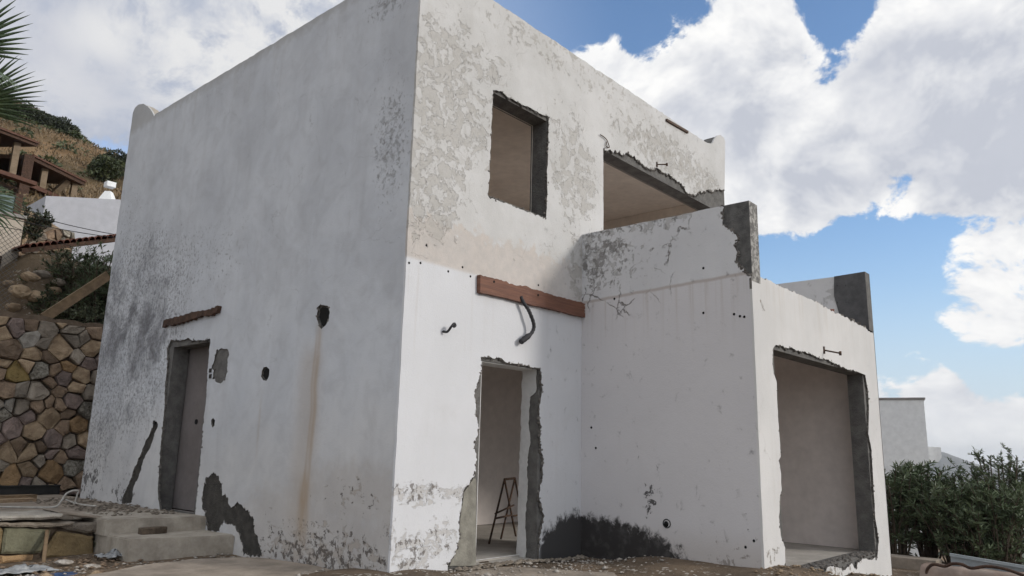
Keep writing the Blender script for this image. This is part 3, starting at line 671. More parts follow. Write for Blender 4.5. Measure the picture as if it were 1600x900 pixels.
# --- annex side wall (x = X1)
solidwall('wall', rect(-D + T0, GB, -.002, HA - .004), [], 0, X1 + T0, X1 + .21)
pb = [(-1.934,3.831),(-1.947,3.734),(-1.936,3.643),(-1.965,3.580),(-2.022,3.523),(-2.090,3.477),(-2.106,3.417),(-2.067,3.378),(-2.084,3.319),(-2.104,3.259),(-2.079,3.207),(-2.111,3.145),(-2.164,3.048),(-2.208,3.009),(-2.247,2.967)]
aout = [(-.001, GB), (-.001, HA)] + jag([(-.001, HA), (pb[0][0], HA)], .004, .12, 55)[1:] + jag(pb, .032, .04, 56) + jag([(-D + T0, pb[-1][1] - .01), (-D + T0, GB)], .0, .15, 57)
part(prism('render_coat', aout, [], 0, X1, X1 + T0, [M['plasterA'], M['rough']], house, torn=lambda a, b: a < -1.5 and b > 2.8), 'shaded annex side render with cracks above and black mould at its foot')
# dark cement dressing at the broken pillar end
pil = [(p[0] + .03, p[1]) for p in pb]
pil2 = [(-D + .004, pb[-1][1] - .06)] + [(min(a, -.6), b) for a, b in pil[::-1]] + [(pil[0][0], HA + .004), (-D + .004, HA + .004)]
prism('pillar_end', [(-D - .002, 2.93), (-D - .002, HA + .006), (-D + .34, HA + .006), (-D + .34, 3.2), (-D + .1, 2.93)], [], 0, X1 + .012, X1 + .225, [simple('dark_cement', (.155, .152, .148), (.085, .084, .083), 11, .95, .02), M['endface']], house)['label'] = 'dark cement end of the near terrace parapet'
# --- annex front wall (y = -D)
fo = rect(3.48, -.14, 6.60, 2.25)
solidwall('wall', [(X1 + T0 + .001, GB - .5), (X2 - .02, GB - .5), (X2 - .02, 2.93), (X1 + .25, 2.93), (X1 + T0 + .001, 2.93)], [fo], 1, -D + T0, -D + .24)
ft = [(3.048,2.998),(3.357,3.012),(3.792,3.009),(4.304,3.013),(4.726,3.003),(5.247,2.986),(5.786,2.965),(6.455,2.953),(7.213,2.905)]
fl_ = [(3.490,2.299),(3.406,2.251),(3.371,2.090),(3.388,1.967),(3.455,1.896),(3.447,1.632),(3.463,1.328),(3.470,1.087),(3.411,1.042),(3.439,0.968),(3.447,0.732),(3.395,0.675),(3.350,0.446),(3.366,0.274),(3.464,0.154),(3.451,-0.043)]
fs_ = [(3.540,-0.120),(3.870,-0.144),(3.903,-0.085),(4.145,-0.153),(4.370,-0.211),(4.561,-0.212),(4.683,-0.149),(5.052,-0.192),(5.257,-0.240),(5.417,-0.216),(5.519,-0.186),(5.604,-0.243),(5.698,-0.262),(5.746,-0.206),(5.957,-0.172),(6.229,-0.206),(6.414,-0.201),(6.578,-0.214)]
fr_ = [(6.579,-0.189),(6.687,-0.014),(6.612,0.286),(6.629,0.660),(6.673,1.195),(6.578,1.425),(6.680,1.743),(6.708,2.023),(6.633,2.246)]
fh = [(6.240,2.262),(5.771,2.264),(5.444,2.281),(5.130,2.304),(4.830,2.308),(4.544,2.320),(4.178,2.313),(3.832,2.306),(3.587,2.304)]
fhole = jag(fl_, .008, .05, 60) + jag(fs_, .012, .04, 61) + jag(fr_, .008, .05, 62) + jag(fh, .014, .04, 63)
fout = [(X1 + .001, GB - .5)] + jag([(X2, GB - .5), (X2, ft[-1][1])], .006, .2, 64) + jag(ft[::-1], .018, .05, 65) + [(X1 + random.Random(2 + k_).uniform(-.003, .004), z_) for k_, z_ in enumerate(np.arange(ft[0][1] - .02, -.9, -.14))]
part(prism('render_coat', fout, [fhole], 1, -D, -D + T0, [M['plasterF'], M['rough']], house, torn=lambda a, b: b > 2.8), 'pale annex front render around the large ground floor opening')
# broken edge along the annex top
kb = bmesh.new(); rr = random.Random(4)
for i in range(46):
    t = i / 45; x_ = X1 + .12 + t * (X2 - X1 - .3); s_ = rr.uniform(.02, .05)
    box_bm(kb, (x_ - s_, -D + .03 + rr.uniform(-.02, .03), 2.90), (x_ + s_ * 1.3, -D + .16, 2.965 + rr.uniform(0, .035)), 0, None, .018)
o_ = from_bm('broken_edge', kb, M['rubble'], house); o_['kind'] = 'stuff'
brk = bmesh.new(); box_bm(brk, (-.09, -.05, -.035), (.09, .05, .035), .006, None, .012)
b0 = None
for x_, y_, r_ in ((3.08, -D + .09, .2), (5.0, -D + .10, .5), (5.22, -D + .12, -.3), (5.6, -D + .1, .1), (3.5, -D + .12, .4)):
    if b0 is None: b0 = from_bm('broken_brick', brk, M['brick'], house, (x_, y_, 2.995)); b = b0
    else: b = bpy.data.objects.new('broken_brick', b0.data); COL.objects.link(b); b.parent = house; b.location = (x_, y_, 2.995)
    b.rotation_euler = (rr.uniform(-.3, .3), rr.uniform(-.3, .3), r_)
# rubble lip in the large ground opening
def rubble_lip(name, x0, x1_, y0, y1, z, n, m, sc, parent=house, seed=1, lab=None, zf=None):
    r = random.Random(seed); bm = bmesh.new()
    for i in range(n):
        p = Vector((r.uniform(x0, x1_), r.uniform(y0, y1), 0)); p.z = (zf(p.x, p.y) if zf else z) + r.uniform(-.01, .012)
        s = sc * r.uniform(.5, 1.4); q = bmesh.ops.create_icosphere(bm, subdivisions=1, radius=s)
        rot = Matrix.Rotation(r.uniform(0, 6), 3, 'Z')
        for v in q['verts']:
            v.co = rot @ Vector((v.co.x * r.uniform(.7, 1.3), v.co.y * .8, v.co.z * .6)) * r.uniform(.8, 1.2) + p
    o = from_bm(name, bm, m, parent); o['kind'] = 'stuff'
    if lab: o['label'] = lab
    return o
rubble_lip('broken_edge', 3.5, 6.58, -D + .02, -D + .20, -.15, 420, M['rubble'], .026, seed=3)
def crumbs(loop, axis, plane, n, s0, seed, closed=True):
    r = random.Random(seed); bm = bmesh.new()
    for i in range(n):
        k = r.randrange(len(loop) - (0 if closed else 1)); a = Vector(loop[k]); b = Vector(loop[(k + 1) % len(loop)]); q = a.lerp(b, r.random()) + Vector((r.gauss(0, .008), r.gauss(0, .008)))
        s_ = s0 * r.uniform(.4, 1.3); res = bmesh.ops.create_icosphere(bm, subdivisions=1, radius=s_)
        e = Vector((r.uniform(.6, 1.5), r.uniform(.6, 1.5), r.uniform(.6, 1.5))); dpt = plane + r.uniform(.006, .022)
        c = Vector((dpt, q.x, q.y)) if axis == 0 else Vector((q.x, dpt, q.y))
        for v in res['verts']: v.co = Vector((v.co.x * e.x, v.co.y * e.y, v.co.z * e.z)) * r.uniform(.75, 1.25) + c
    o = from_bm('broken_edge', bm, M['rubble'], house); o['kind'] = 'stuff'; return o
crumbs(lhole, 0, 0, 240, .014, 1); crumbs(wetp, 0, 0, 160, .012, 2); crumbs(patch1, 0, 0, 70, .010, 3); crumbs(chase, 0, 0, 110, .010, 4); crumbs(hole1, 0, 0, 50, .014, 5)
crumbs(whole, 1, 0, 260, .013, 6); crumbs(doorL + doorT + doorR, 1, 0, 480, .014, 7, False); crumbs(bigtop, 1, 0, 330, .016, 8, False)
crumbs(fhole, 1, -D, 420, .014, 9); crumbs(jag(pb, .03, .04, 56), 0, X1, 200, .015, 10, False)
# --- other walls
solidwall('wall', rect(-D + T0 + .22, GB - .5, -.002, 2.93), [], 0, X2 - .22, X2 - .02)
prism('render_coat', rect(-D, GB - .5, -.002, 2.93), [], 0, X2 - .02, X2, [M['plasterP'], M['rough']], house)
# far terrace parapet
pp = [(-1.117,3.751),(-2.090,3.747)]
prism('parapet', [(-.002, 2.94), (-.002, 3.80), (-1.83, 3.80), (-1.80, 3.5), (-1.86, 3.2), (-1.84, 2.94)], [], 0, 7.0, X2 - .004, [M['plasterP'], M['rough']], house)['label'] = 'far terrace parapet with flaked white paint'
prism('pillar_end', [(-D, 2.935), (-D, HA - .01), (-1.80, 3.803), (-1.78, 3.5), (-1.84, 3.2), (-1.82, 2.935)], [], 0, 6.985, X2 + .004, [simple('dark_cement_far', (.125, .125, .13), (.085, .085, .088), 9, .95, .01), M['concrete']], house)['label'] = 'dark cement end of the far terrace parapet'
for q in [(-1.837,3.655),(-1.959,3.640),(-1.950,3.386),(-1.825,3.394)]:
    kb = bmesh.new(); bmesh.ops.create_uvsphere(kb, u_segments=8, v_segments=5, radius=.028, matrix=Matrix.Translation((7.01, q[0], q[1]))); from_bm('drill_hole_shade', kb, M['black'], house)  # black beads, hole shade given by colour
solidwall('wall', rect(0.03, GB, WY, H), [], 0, X3 - .25, X3 - .02, M['plasterP'])
solidwall('wall', rect(.26, GB, X3 - .26, H), [rect(4.3, 0.9, 5.6, 2.1)], 1, WY - .25, WY - .001, M['plasterP'])
# horns on the corners: R end ear body and L far ear body
rearb = [(X3 - .021, 6.2), (X3 - .021, 6.5)] + [(a, b - .012) for a, b in rear[1:]] + [(6.5, 6.2)]
prism('parapet_ear', rearb, [], 1, T0 + .001, .24, [M['concrete']], house)
learb = [(6.5, 6.2)] + [(a, b - .01) for a, b in lear] + [(WY - .021, 6.5), (WY - .021, 6.2)]
prism('parapet_ear', learb, [], 0, T0 + .001, .17, [M['step']], house)
# slabs, ceilings, floors
prism('roof', rect(.26, .26, X3 - .26, WY - .26), [], 2, 5.50, 5.72, [M['concrete']], house)
prism('ceiling', rect(.255, .255, X3 - .255, WY - .255), [], 2, 5.44, 5.495, [M['inner']], house)
prism('floor_slab', rect(.26, .26, X3 - .26, WY - .26), [], 2, 2.70, 2.945, [M['inner_low']], house)
prism('terrace_slab', rect(X1 + .22, -D + .25, X2 - .23, -.003), [], 2, 2.70, 2.925, [M['inner_low']], house)
prism('floor', rect(.26, .26, X3 - .26, WY - .26), [], 2, -.30, -.07, [M['floor']], house)
prism('floor', rect(X1 + .22, -D + .03, X2 - .23, .02), [], 2, -.32, -.17, [M['floor']], house)
prism('door_sill', rect(1.16, -.02, 2.10, .255), [], 2, -.3, -.085, [M['floor']], house)
# inner linings
prism('inner_lining', rect(T2, 2.95, X3 - .27, 5.435), [rect(1.18, 3.89, 2.18, 5.14), rect(3.43, 2.96, 6.74, 5.17)], 1, T1 + .002, T2, [M['inner'], M['concrete']], house)
prism('inner_lining', rect(T2, -.065, X3 - .27, 2.695), [rect(1.15, -.06, 2.115, 2.015), rect(3.51, -.06, 6.59, 2.44)], 1, T1 + .002, T2, [M['inner_light']], house)
for z0, z1, m in ((2.95, 5.435, M['inner']), (-.065, 2.695, M['inner_low'])):
    hl = [rect(3.72, .2, 4.93, 2.44)] if z0 < 0 else []
    prism('inner_lining', rect(T2 + .002, z0, WY - .27, z1), hl, 0, T1 + .002, T2, [m], house)
    prism('inner_lining', rect(T2 + .002, z0, WY - .27, z1), [], 0, X3 - .27, X3 - .252, [m], house)
    prism('inner_lining', rect(T2 + .022, z0, X3 - .275, z1), [] if z0 > 0 else [rect(4.3, .9, 5.6, 2.1)], 1, WY - .29, WY - .272, [m], house)
prism('inner_lining', rect(-D + .245, -.165, -.004, 2.695), [], 0, X2 - .245, X2 - .222, [M['inner_low']], house)
prism('inner_lining', rect(-D + .245, -.165, -.004, 2.695), [], 0, X1 + .212, X1 + .23, [M['inner_low']], house)
prism('inner_lining', rect(X1 + .235, -.165, X2 - .25, 2.695), [rect(3.51, -.16, 6.59, 2.44)], 1, -.022, -.004, [M['inner_low']], house)
# room partition seen through the doorway, with a pale frame
prism('partition', rect(1.9, -.065, X3 - .3, 2.69), [], 1, 2.9, 3.0, [M['inner_low']], house)
prism('partition', rect(.3, -.065, 1.62, 2.69), [], 1, 1.35, 1.45, [M['inner_light']], house)
box('door_frame', (1.60, 1.33, -.065), (1.68, 1.48, 2.2), M['inner_light'], house)

# ------------------------------------------------------------------ trestle inside the doorway
tr = thing('step_ladder', 'rusty metal trestle standing inside the doorway on the dusty floor', 'trestle', (2.6, 1.2, -.07))
TO = Vector((2.2, .8, -.07)); tr.location = TO
fa, fb = [Vector(v) - TO for v in [(2.594,1.178,-0.070),(3.527,1.540,-0.070)]]
def leg(a, b): return tube('leg', [a, b], .014, M['rust'], tr, 8)
ym = (fa.y + fb.y) / 2 + TO.y
top1 = Vector([(2.622,0.950,0.702)][0]) - TO; top1 = Vector((top1.x, (fa.y + fb.y) / 2, top1.z)); top1.x = (fa.x + fb.x) / 2 - .0
f1, f2 = fa, fb; top2 = top1 + Vector((.5, .25, 0))
leg(top1, f1); leg(top1, f2); leg(top2, f1 + Vector((.5, .25, 0))); leg(top2, f2 + Vector((.5, .25, 0)))
tube('top_bar', [top1, top2], .016, M['rust'], tr, 8)
m1 = top1.lerp(f1, .62); m2 = top1.lerp(f2, .62); tube('cross_bar', [m1, m2], .013, M['rust'], tr, 8); tube('cross_bar', [m1 + Vector((.5, .12, 0)), m2 + Vector((.5, .12, 0))], .013, M['rust'], tr, 8)
tube('cross_bar', [m1 + Vector((0, 0, .06)), m1 + Vector((.5, .12, .14))], .012, M['rust'], tr, 8)

# ------------------------------------------------------------------ steps and landing
def slabmesh(name, loop, z0, z1, m, lab, cat=None, kind=None, jit=.006, seed=0, parent=None, bev=.012):
    lp = jag(loop, jit, .12, seed, True); bm = bmesh.new()
    A = [bm.verts.new((a, b, z0)) for a, b in lp]; B = [bm.verts.new((a, b, z1)) for a, b in lp]
    bm.faces.new(A[::-1]); t = bm.faces.new(B)
    for i in range(len(lp)): bm.faces.new((A[i], A[(i + 1) % len(lp)], B[(i + 1) % len(lp)], B[i]))
    bmesh.ops.recalc_face_normals(bm, faces=bm.faces[:])
    bmesh.ops.bevel(bm, geom=list(t.edges), offset=bev, segments=2, affect='EDGES')
    for v in bm.verts: v.co.z += mnoise.noise(v.co * 3 + Vector((seed, 0, 0))) * .008
    return tag(from_bm(name, bm, m, parent), lab, cat, kind=kind)
st = thing('concrete_steps', 'two stained pale concrete steps leading up to the side door', 'steps', (0, 0, 0))
slabmesh('tread', [(-.004, 2.72), (-1.05, 3.0), (-1.05, 3.9), (-.004, 3.9)], -.25, .07, M['step'], None, parent=st, seed=2)
slabmesh('tread', [(-.006, 3.40), (-1.07, 3.60), (-1.07, 4.6), (-.006, 4.6)], .05, .225, M['step'], None, parent=st, seed=3)
slabmesh('landing', [(-.003, 4.55), (-1.5, 4.6), (-2.0, 4.1), (-6, 4.0), (-6, 8.5), (-.003, 8.5)], -.3, .215, M['slab'], 'dusty concrete landing between the side door and the stone retaining wall', kind='structure', seed=4)
# half brick on the lower step
q = [(-0.652,3.422,0.070)][0]
bm = bmesh.new(); box_bm(bm, (-.14, -.06, 0), (.14, .06, .055), .012, None, .012); tag(from_bm('broken_brick', bm, M['mortar'], None, (q[0], q[1] - .06, .078)), 'dark broken brick lying on the lower concrete step', 'brick')
# low block wall left of the steps
lw = thing('low_stone_wall', 'low wall of big squared stones left of the concrete steps', 'stone wall', (-1.2, 3.85, -.2))
def block(loop, y0, y1, m, name='stone', parent=lw, seed=0, off=(-1.2, 3.85, -.2)):
    lp = jag(loop, .006, .08, seed, True)
    bm = bmesh.new(); A = [bm.verts.new((a - off[0], y0 - off[1] + .02, b - off[2])) for a, b in lp]; B = [bm.verts.new((a - off[0], y1 - off[1], b - off[2])) for a, b in lp]
    f = bm.faces.new(A)
    for i in range(len(lp)): bm.faces.new((A[i], A[(i + 1) % len(lp)], B[(i + 1) % len(lp)], B[i]))
    bmesh.ops.recalc_face_normals(bm, faces=bm.faces[:])
    r = bmesh.ops.inset_region(bm, faces=[f], thickness=.025, depth=.022)
    for v in f.verts: v.co.y += mnoise.noise(v.co * 7) * .012
    return from_bm(name, bm, m, parent)
yb = 3.85
blocks = [[(-1.979,0.165),(-1.897,0.171),(-1.778,0.153),(-1.538,0.122),(-1.538,0.080),(-1.601,-0.103),(-1.675,-0.114),(-1.974,-0.090),(-1.982,0.040)], [(-1.473,0.100),(-1.357,0.087),(-1.089,0.027),(-1.062,-0.182),(-1.273,-0.195),(-1.570,-0.164),(-1.561,-0.071)],
          [(-1.982,-0.105),(-1.674,-0.123),(-1.676,-0.189),(-1.969,-0.192)], [(-1.966,-0.214),(-1.714,-0.220),(-1.749,-0.274),(-1.954,-0.299)], [(-2.176,0.187),(-2.024,0.190),(-1.992,0.142),(-1.987,-0.073),(-2.140,-0.061)],
          [(-1.063,-0.036),(-0.934,-0.045),(-0.923,-0.125),(-1.046,-0.116)], [(-1.041,0.031),(-0.968,0.032),(-0.955,-0.018),(-1.029,-0.013)], [(-1.050,-0.134),(-0.927,-0.144),(-0.925,-0.206),(-1.025,-0.191)],
          [(-2.342,0.186),(-2.190,0.188),(-2.154,-0.059),(-2.306,-0.058)], [(-2.304,-0.075),(-2.003,-0.099),(-1.990,-0.195),(-2.290,-0.168)]]
mm = [M['stonepale'], M['stoneyel'], STN['orange'], STN['grey'], M['stoneyel'], M['stonepale'], STN['grey'], STN['brown'], M['stonepale'], STN['brown']]
for i, (b, m) in enumerate(zip(blocks, mm)): block(b, yb - .02, yb + .3, m, seed=70 + i)
core = bmesh.new(); box_bm(core, (-4.8, .05, -.3), (.12, .34, .37)); from_bm('mortar', core, M['mortar'], lw)
# layered broken slates on top
sl_ = [[(-2.356,0.328),(-2.054,0.303),(-1.704,0.290),(-1.471,0.295),(-1.487,0.253),(-1.697,0.246),(-2.047,0.251),(-2.347,0.266)], [(-2.345,0.255),(-1.982,0.231),(-1.681,0.210),(-1.501,0.189),(-1.320,0.197),(-1.339,0.168),(-1.519,0.154),(-1.880,0.174),(-2.339,0.211)], [(-1.473,0.151),(-1.270,0.176),(-0.983,0.186),(-0.967,0.061),(-1.160,0.061),(-1.354,0.109)], [(-1.495,0.307),(-1.284,0.286),(-0.988,0.229),(-0.992,0.211),(-1.206,0.228),(-1.446,0.281)]]
for i, b in enumerate(sl_): block(b, 3.72 + .06 * i, 4.35, (STN['slate'], STN['grey'], STN['grey'], M['slab'])[i], 'capstone', seed=90 + i)

# ------------------------------------------------------------------ stone retaining wall behind
RY = 8.6
rw = thing('retaining_wall', 'rough fieldstone retaining wall with dark joints beyond the landing', 'stone wall', (-1, RY, .2))
seeds = [((23,513),1.0,'purple'),((47,511),.5,'brown'),((72,516),.8,'grey'),((47,530),1.0,'slate'),((94,546),1.7,'tan'),((114,514),.9,'grey'),((148,520),.8,'brown'),((112,533),.8,'grey'),((142,545),1.3,'tan'),((12,547),1.5,'brown'),((51,553),.9,'tan'),((25,583),1.3,'yellow'),
 ((62,578),.9,'white'),((98,592),1.1,'purple'),((129,587),.9,'tan'),((150,590),.8,'grey'),((8,610),1.0,'brown'),((60,612),1.3,'grey'),((33,610),.6,'grey'),((92,612),.6,'brown'),((110,626),1.3,'purple'),((138,568),.6,'purple'),((142,612),.8,'grey'),((20,634),.4,'slate'),((30,636),1.0,'grey'),
 ((75,652),1.3,'tan'),((120,663),1.1,'orange'),((18,668),1.5,'purple'),((50,673),.9,'tan'),((82,689),1.2,'purple'),((110,688),.7,'grey'),((131,687),.7,'tan'),((7,707),1.1,'tan'),((44,707),1.2,'tan'),((117,707),.9,'purple'),((80,738),1.6,'orange'),((115,730),1.0,'white'),((43,735),.8,'tan'),((16,747),1.3,'orange'),((27,698),.6,'brown'),
 ((108,757),.5,'brown'),((124,748),.6,'brown'),((43,652),.5,'purple'),((60,635),.3,'brown'),((4,650),.5,'white'),((92,632),.3,'brown'),((136,640),.6,'white'),((78,560),.3,'brown'),((78,600),.3,'brown'),((4,520),.7,'tan'),((60,760),.4,'grey'),((100,500),.3,'tan'),((94,715),.3,'brown'),((62,700),.3,'brown')]
def w2(p, k='Y'): return p
SP = [(-0.898,2.838),(-0.683,2.888),(-0.441,2.867),(-0.655,2.689),(-0.186,2.573),(-0.036,2.943),(0.318,2.923),(-0.028,2.734),(0.293,2.639),(-0.947,2.476),(-0.584,2.453),(-0.778,2.119),(-0.445,2.202),(-0.080,2.085),(0.221,2.166),(0.441,2.151),(-0.891,1.832),(-0.415,1.846),(-0.667,1.849),(-0.110,1.868),(0.086,1.731),(0.285,2.381),(0.389,1.904),(-0.750,1.597),(-0.657,1.582),(-0.216,1.439),(0.239,1.342),(-0.719,1.253),(-0.421,1.213),(-0.097,1.057),(0.175,1.074),(0.384,1.090),(-0.761,0.861),(-0.428,0.866),(0.271,0.875),(-0.047,0.551),(0.284,0.633),(-0.397,0.583),(-0.625,0.465),(-0.595,0.954),(0.252,0.352),(0.399,0.444),(-0.515,1.425),(-0.382,1.608),(-0.869,1.428),(-0.081,1.657),(0.368,1.597),(-0.320,2.407),(-0.262,1.985),(-1.057,2.743),(-0.205,0.329),(-0.195,3.077),(0.056,0.789),(-0.271,0.940)]
sd = [(p[0], p[1], s[1], s[2]) for p, s in zip(SP, seeds)]
rs = random.Random(11); x0w, x1w, zb, zt = -3.6, 2.2, .18, 3.02
names = ['brown', 'tan', 'purple', 'grey', 'orange', 'tan', 'grey', 'brown']
for _ in range(4000):
    a, b = rs.uniform(x0w, x1w), rs.uniform(zb, zt)
    vis = -1.25 < a < .45
    if vis:
        if _ % 2 and all((a - s[0]) ** 2 + (b - s[1]) ** 2 > (.125 + .06 * s[2]) ** 2 for s in sd): sd.append((a, b, rs.uniform(.2, .45), rs.choice(names)))
        continue
    if all((a - s[0]) ** 2 + (b - s[1]) ** 2 > .26 ** 2 for s in sd): sd.append((a, b, rs.uniform(.8, 1.3), rs.choice(names)))
def power_cell(i, pts, bounds):
    poly = [(bounds[0], bounds[1]), (bounds[2], bounds[1]), (bounds[2], bounds[3]), (bounds[0], bounds[3])]
    xi, yi, wi = pts[i][0], pts[i][1], (pts[i][2] * .085) ** 2
    for j, q in enumerate(pts):
        if j == i: continue
        dx, dy = q[0] - xi, q[1] - yi; d2 = dx * dx + dy * dy
        if d2 > 1.6: continue
        wj = (q[2] * .085) ** 2; c = (q[0] ** 2 + q[1] ** 2 - wj - xi * xi - yi * yi + wi) / 2
        new = []; n = len(poly)
        for k in range(n):
            p1, p2 = poly[k], poly[(k + 1) % n]; s1 = p1[0] * dx + p1[1] * dy - c; s2 = p2[0] * dx + p2[1] * dy - c
            if s1 <= 0: new.append(p1)
            if s1 * s2 < 0: t = s1 / (s1 - s2); new.append((p1[0] + (p2[0] - p1[0]) * t, p1[1] + (p2[1] - p1[1]) * t))
        poly = new
        if len(poly) < 3: return None
    return poly
def inset_poly(poly, d_):
    c = Vector((sum(p[0] for p in poly) / len(poly), sum(p[1] for p in poly) / len(poly))); o = []
    for p in poly:
        v = Vector(p) - c; L = v.length; o.append(c + v * max(.35, (L - d_) / L) if L > 1e-5 else Vector(p))
    return o
def fieldstone(poly, y, m, parent, off, seed, gap=.009, bulge=.035):
    r = random.Random(seed); pl = [p + Vector((mnoise.noise(Vector((p.x * 6, p.y * 6, 1 + seed))), mnoise.noise(Vector((p.x * 6, p.y * 6, 9 + seed))))) * .05 for p in inset_poly(poly, gap * r.uniform(.5, 1.9))]; n = len(pl)
    ring = []
    for i in range(n):
        a, b, c = pl[i - 1], pl[i], pl[(i + 1) % n]
        k1 = r.uniform(.03, .18); k2 = r.uniform(.03, .18)
        ring.append(b.lerp(a, k1 * .8)); ring.append(b.lerp(a, k1 * .25).lerp(b.lerp(c, k2 * .25), .5)); ring.append(b.lerp(c, k2 * .8))
    c = sum(ring, Vector((0, 0))) / len(ring)
    pr = r.uniform(.0, .05); bm = bmesh.new(); layers = []
    tiltx, tiltz = r.uniform(-.22, .22), r.uniform(-.22, .22)
    for sc, dy in ((1.0, .10), (1.0, 0), (.90, -bulge * .75), (.55, -bulge * 1.02)):
        L_ = []
        for p in ring:
            q_ = c + (p - c) * sc; e = q_ - c
            yy = y + dy - pr + (e.x * tiltx + e.y * tiltz) * (1 if dy < 0 else 0) + (mnoise.noise(Vector((q_.x * 9, q_.y * 9, seed))) * .034 if dy < 0 else 0)
            L_.append(bm.verts.new((q_.x - off[0], yy - off[1], q_.y - off[2])))
        layers.append(L_)
    m_ = len(ring)
    for A, B in zip(layers[:-1], layers[1:]):
        for i in range(m_): bm.faces.new((A[i], A[(i + 1) % m_], B[(i + 1) % m_], B[i]))
    bm.faces.new(layers[-1])
    bmesh.ops.recalc_face_normals(bm, faces=bm.faces[:])
    return from_bm('stone', bm, m, parent)
for i, s in enumerate(sd):
    pc = power_cell(i, sd, (x0w, zb, x1w, zt))
    if pc: fieldstone(pc, RY, STN[s[3]], rw, (-1, RY, .2), i)
bm = bmesh.new(); box_bm(bm, (x0w + 1 - 3, .045, -.5), (12, .52, 2.80)); from_bm('mortar', bm, M['mortar'], rw)
bm = bmesh.new()
lp = jag([(x0w - 2, 0), (12, 0)], .03, .2, 5)
A = [bm.verts.new((a + 1, -.03 + b * .8, 2.80)) for a, b in lp]; B = [bm.verts.new((a + 1, -.03 + b * .8, 2.88 + b)) for a, b in lp]; C_ = [bm.verts.new((a + 1, .6, 2.92 + b * .6)) for a, b in lp]; E_ = [bm.verts.new((a + 1, .6, 2.80)) for a, b in lp]
for i in range(len(lp) - 1):
    for U, Q in ((A, B), (B, C_), (E_, A)): bm.faces.new((U[i], U[i + 1], Q[i + 1], Q[i]))
bmesh.ops.recalc_face_normals(bm, faces=bm.faces[:]); from_bm('coping', bm, simple('earthy_coping', (.20, .15, .11), (.12, .09, .065), 6, .95, .03), rw, smooth=False)
# black pipe along its foot
pe = [(-1.162,8.300,0.324),(0.333,8.300,0.211)]
bp_ = thing('drain_channel', 'black plastic channel lying along the foot of the retaining wall', 'drain channel', (-1, 8.3, .22))
bm = bmesh.new(); box_bm(bm, (-3, -.06, 0), (1.0, .06, .13), .012); box_bm(bm, (-3, -.09, .125), (1.0, -.04, .15), .008); from_bm('channel', bm, M['blackpipe'], bp_)
# stacked boards in front of it
for i, (a, b, z_, m, lab) in enumerate((((-4.0, 7.0), (-.62, 7.45), .25, M['plank'], 'long thin plank lying on the landing before the black channel'), ((-4.2, 6.3), (-.8, 6.9), .235, STN['tan'], 'flat tan stone slab lying on the landing'))):
    o = beam('plank' if i == 0 else 'stone_slab', (a[0], a[1], z_), (b[0], b[1], z_), .22, .05, m); tag(o, lab, 'plank' if i == 0 else 'stone')
# white hose
hp = [(-1.956,5.600,0.266),(-1.555,5.600,0.251),(-1.199,5.600,0.230),(-0.940,5.600,0.228),(-0.873,5.600,0.290),(-0.824,5.600,0.385),(-0.752,5.600,0.424),(-0.681,5.600,0.423),(-0.684,5.600,0.382),(-0.701,5.600,0.276),(-0.705,5.600,0.252)]
hp = [(x, y + (0 if i < 4 else 0), z) for i, (x, y, z) in enumerate(hp)]
tag(tube('hose', curve_pts(hp, 6), .012, M['whitecable'], None, 8), 'thin dirty white hose looping up beside the wall corner', 'hose')
hp = [(-0.493,6.515,0.240),(-0.623,5.742,0.240),(-0.627,5.355,0.240),(-0.582,5.202,0.240)]
tag(tube('hose', curve_pts([(x, y, z + .01) for x, y, z in hp], 5), .011, M['whitecable'], None, 8), 'short piece of white hose lying on the landing', 'hose')
# sticks leaning on the low wall
sp_ = [(-1.588,3.600,0.113),(-1.693,3.600,-0.263)]
tag(beam('wooden_stick', (sp_[0][0], 3.80, sp_[0][1] if False else sp_[0][2]), (sp_[1][0], 3.45, sp_[1][2]), .03, .045, M['plank'], None), 'thin wooden stick leaning between the two big stones', 'stick')

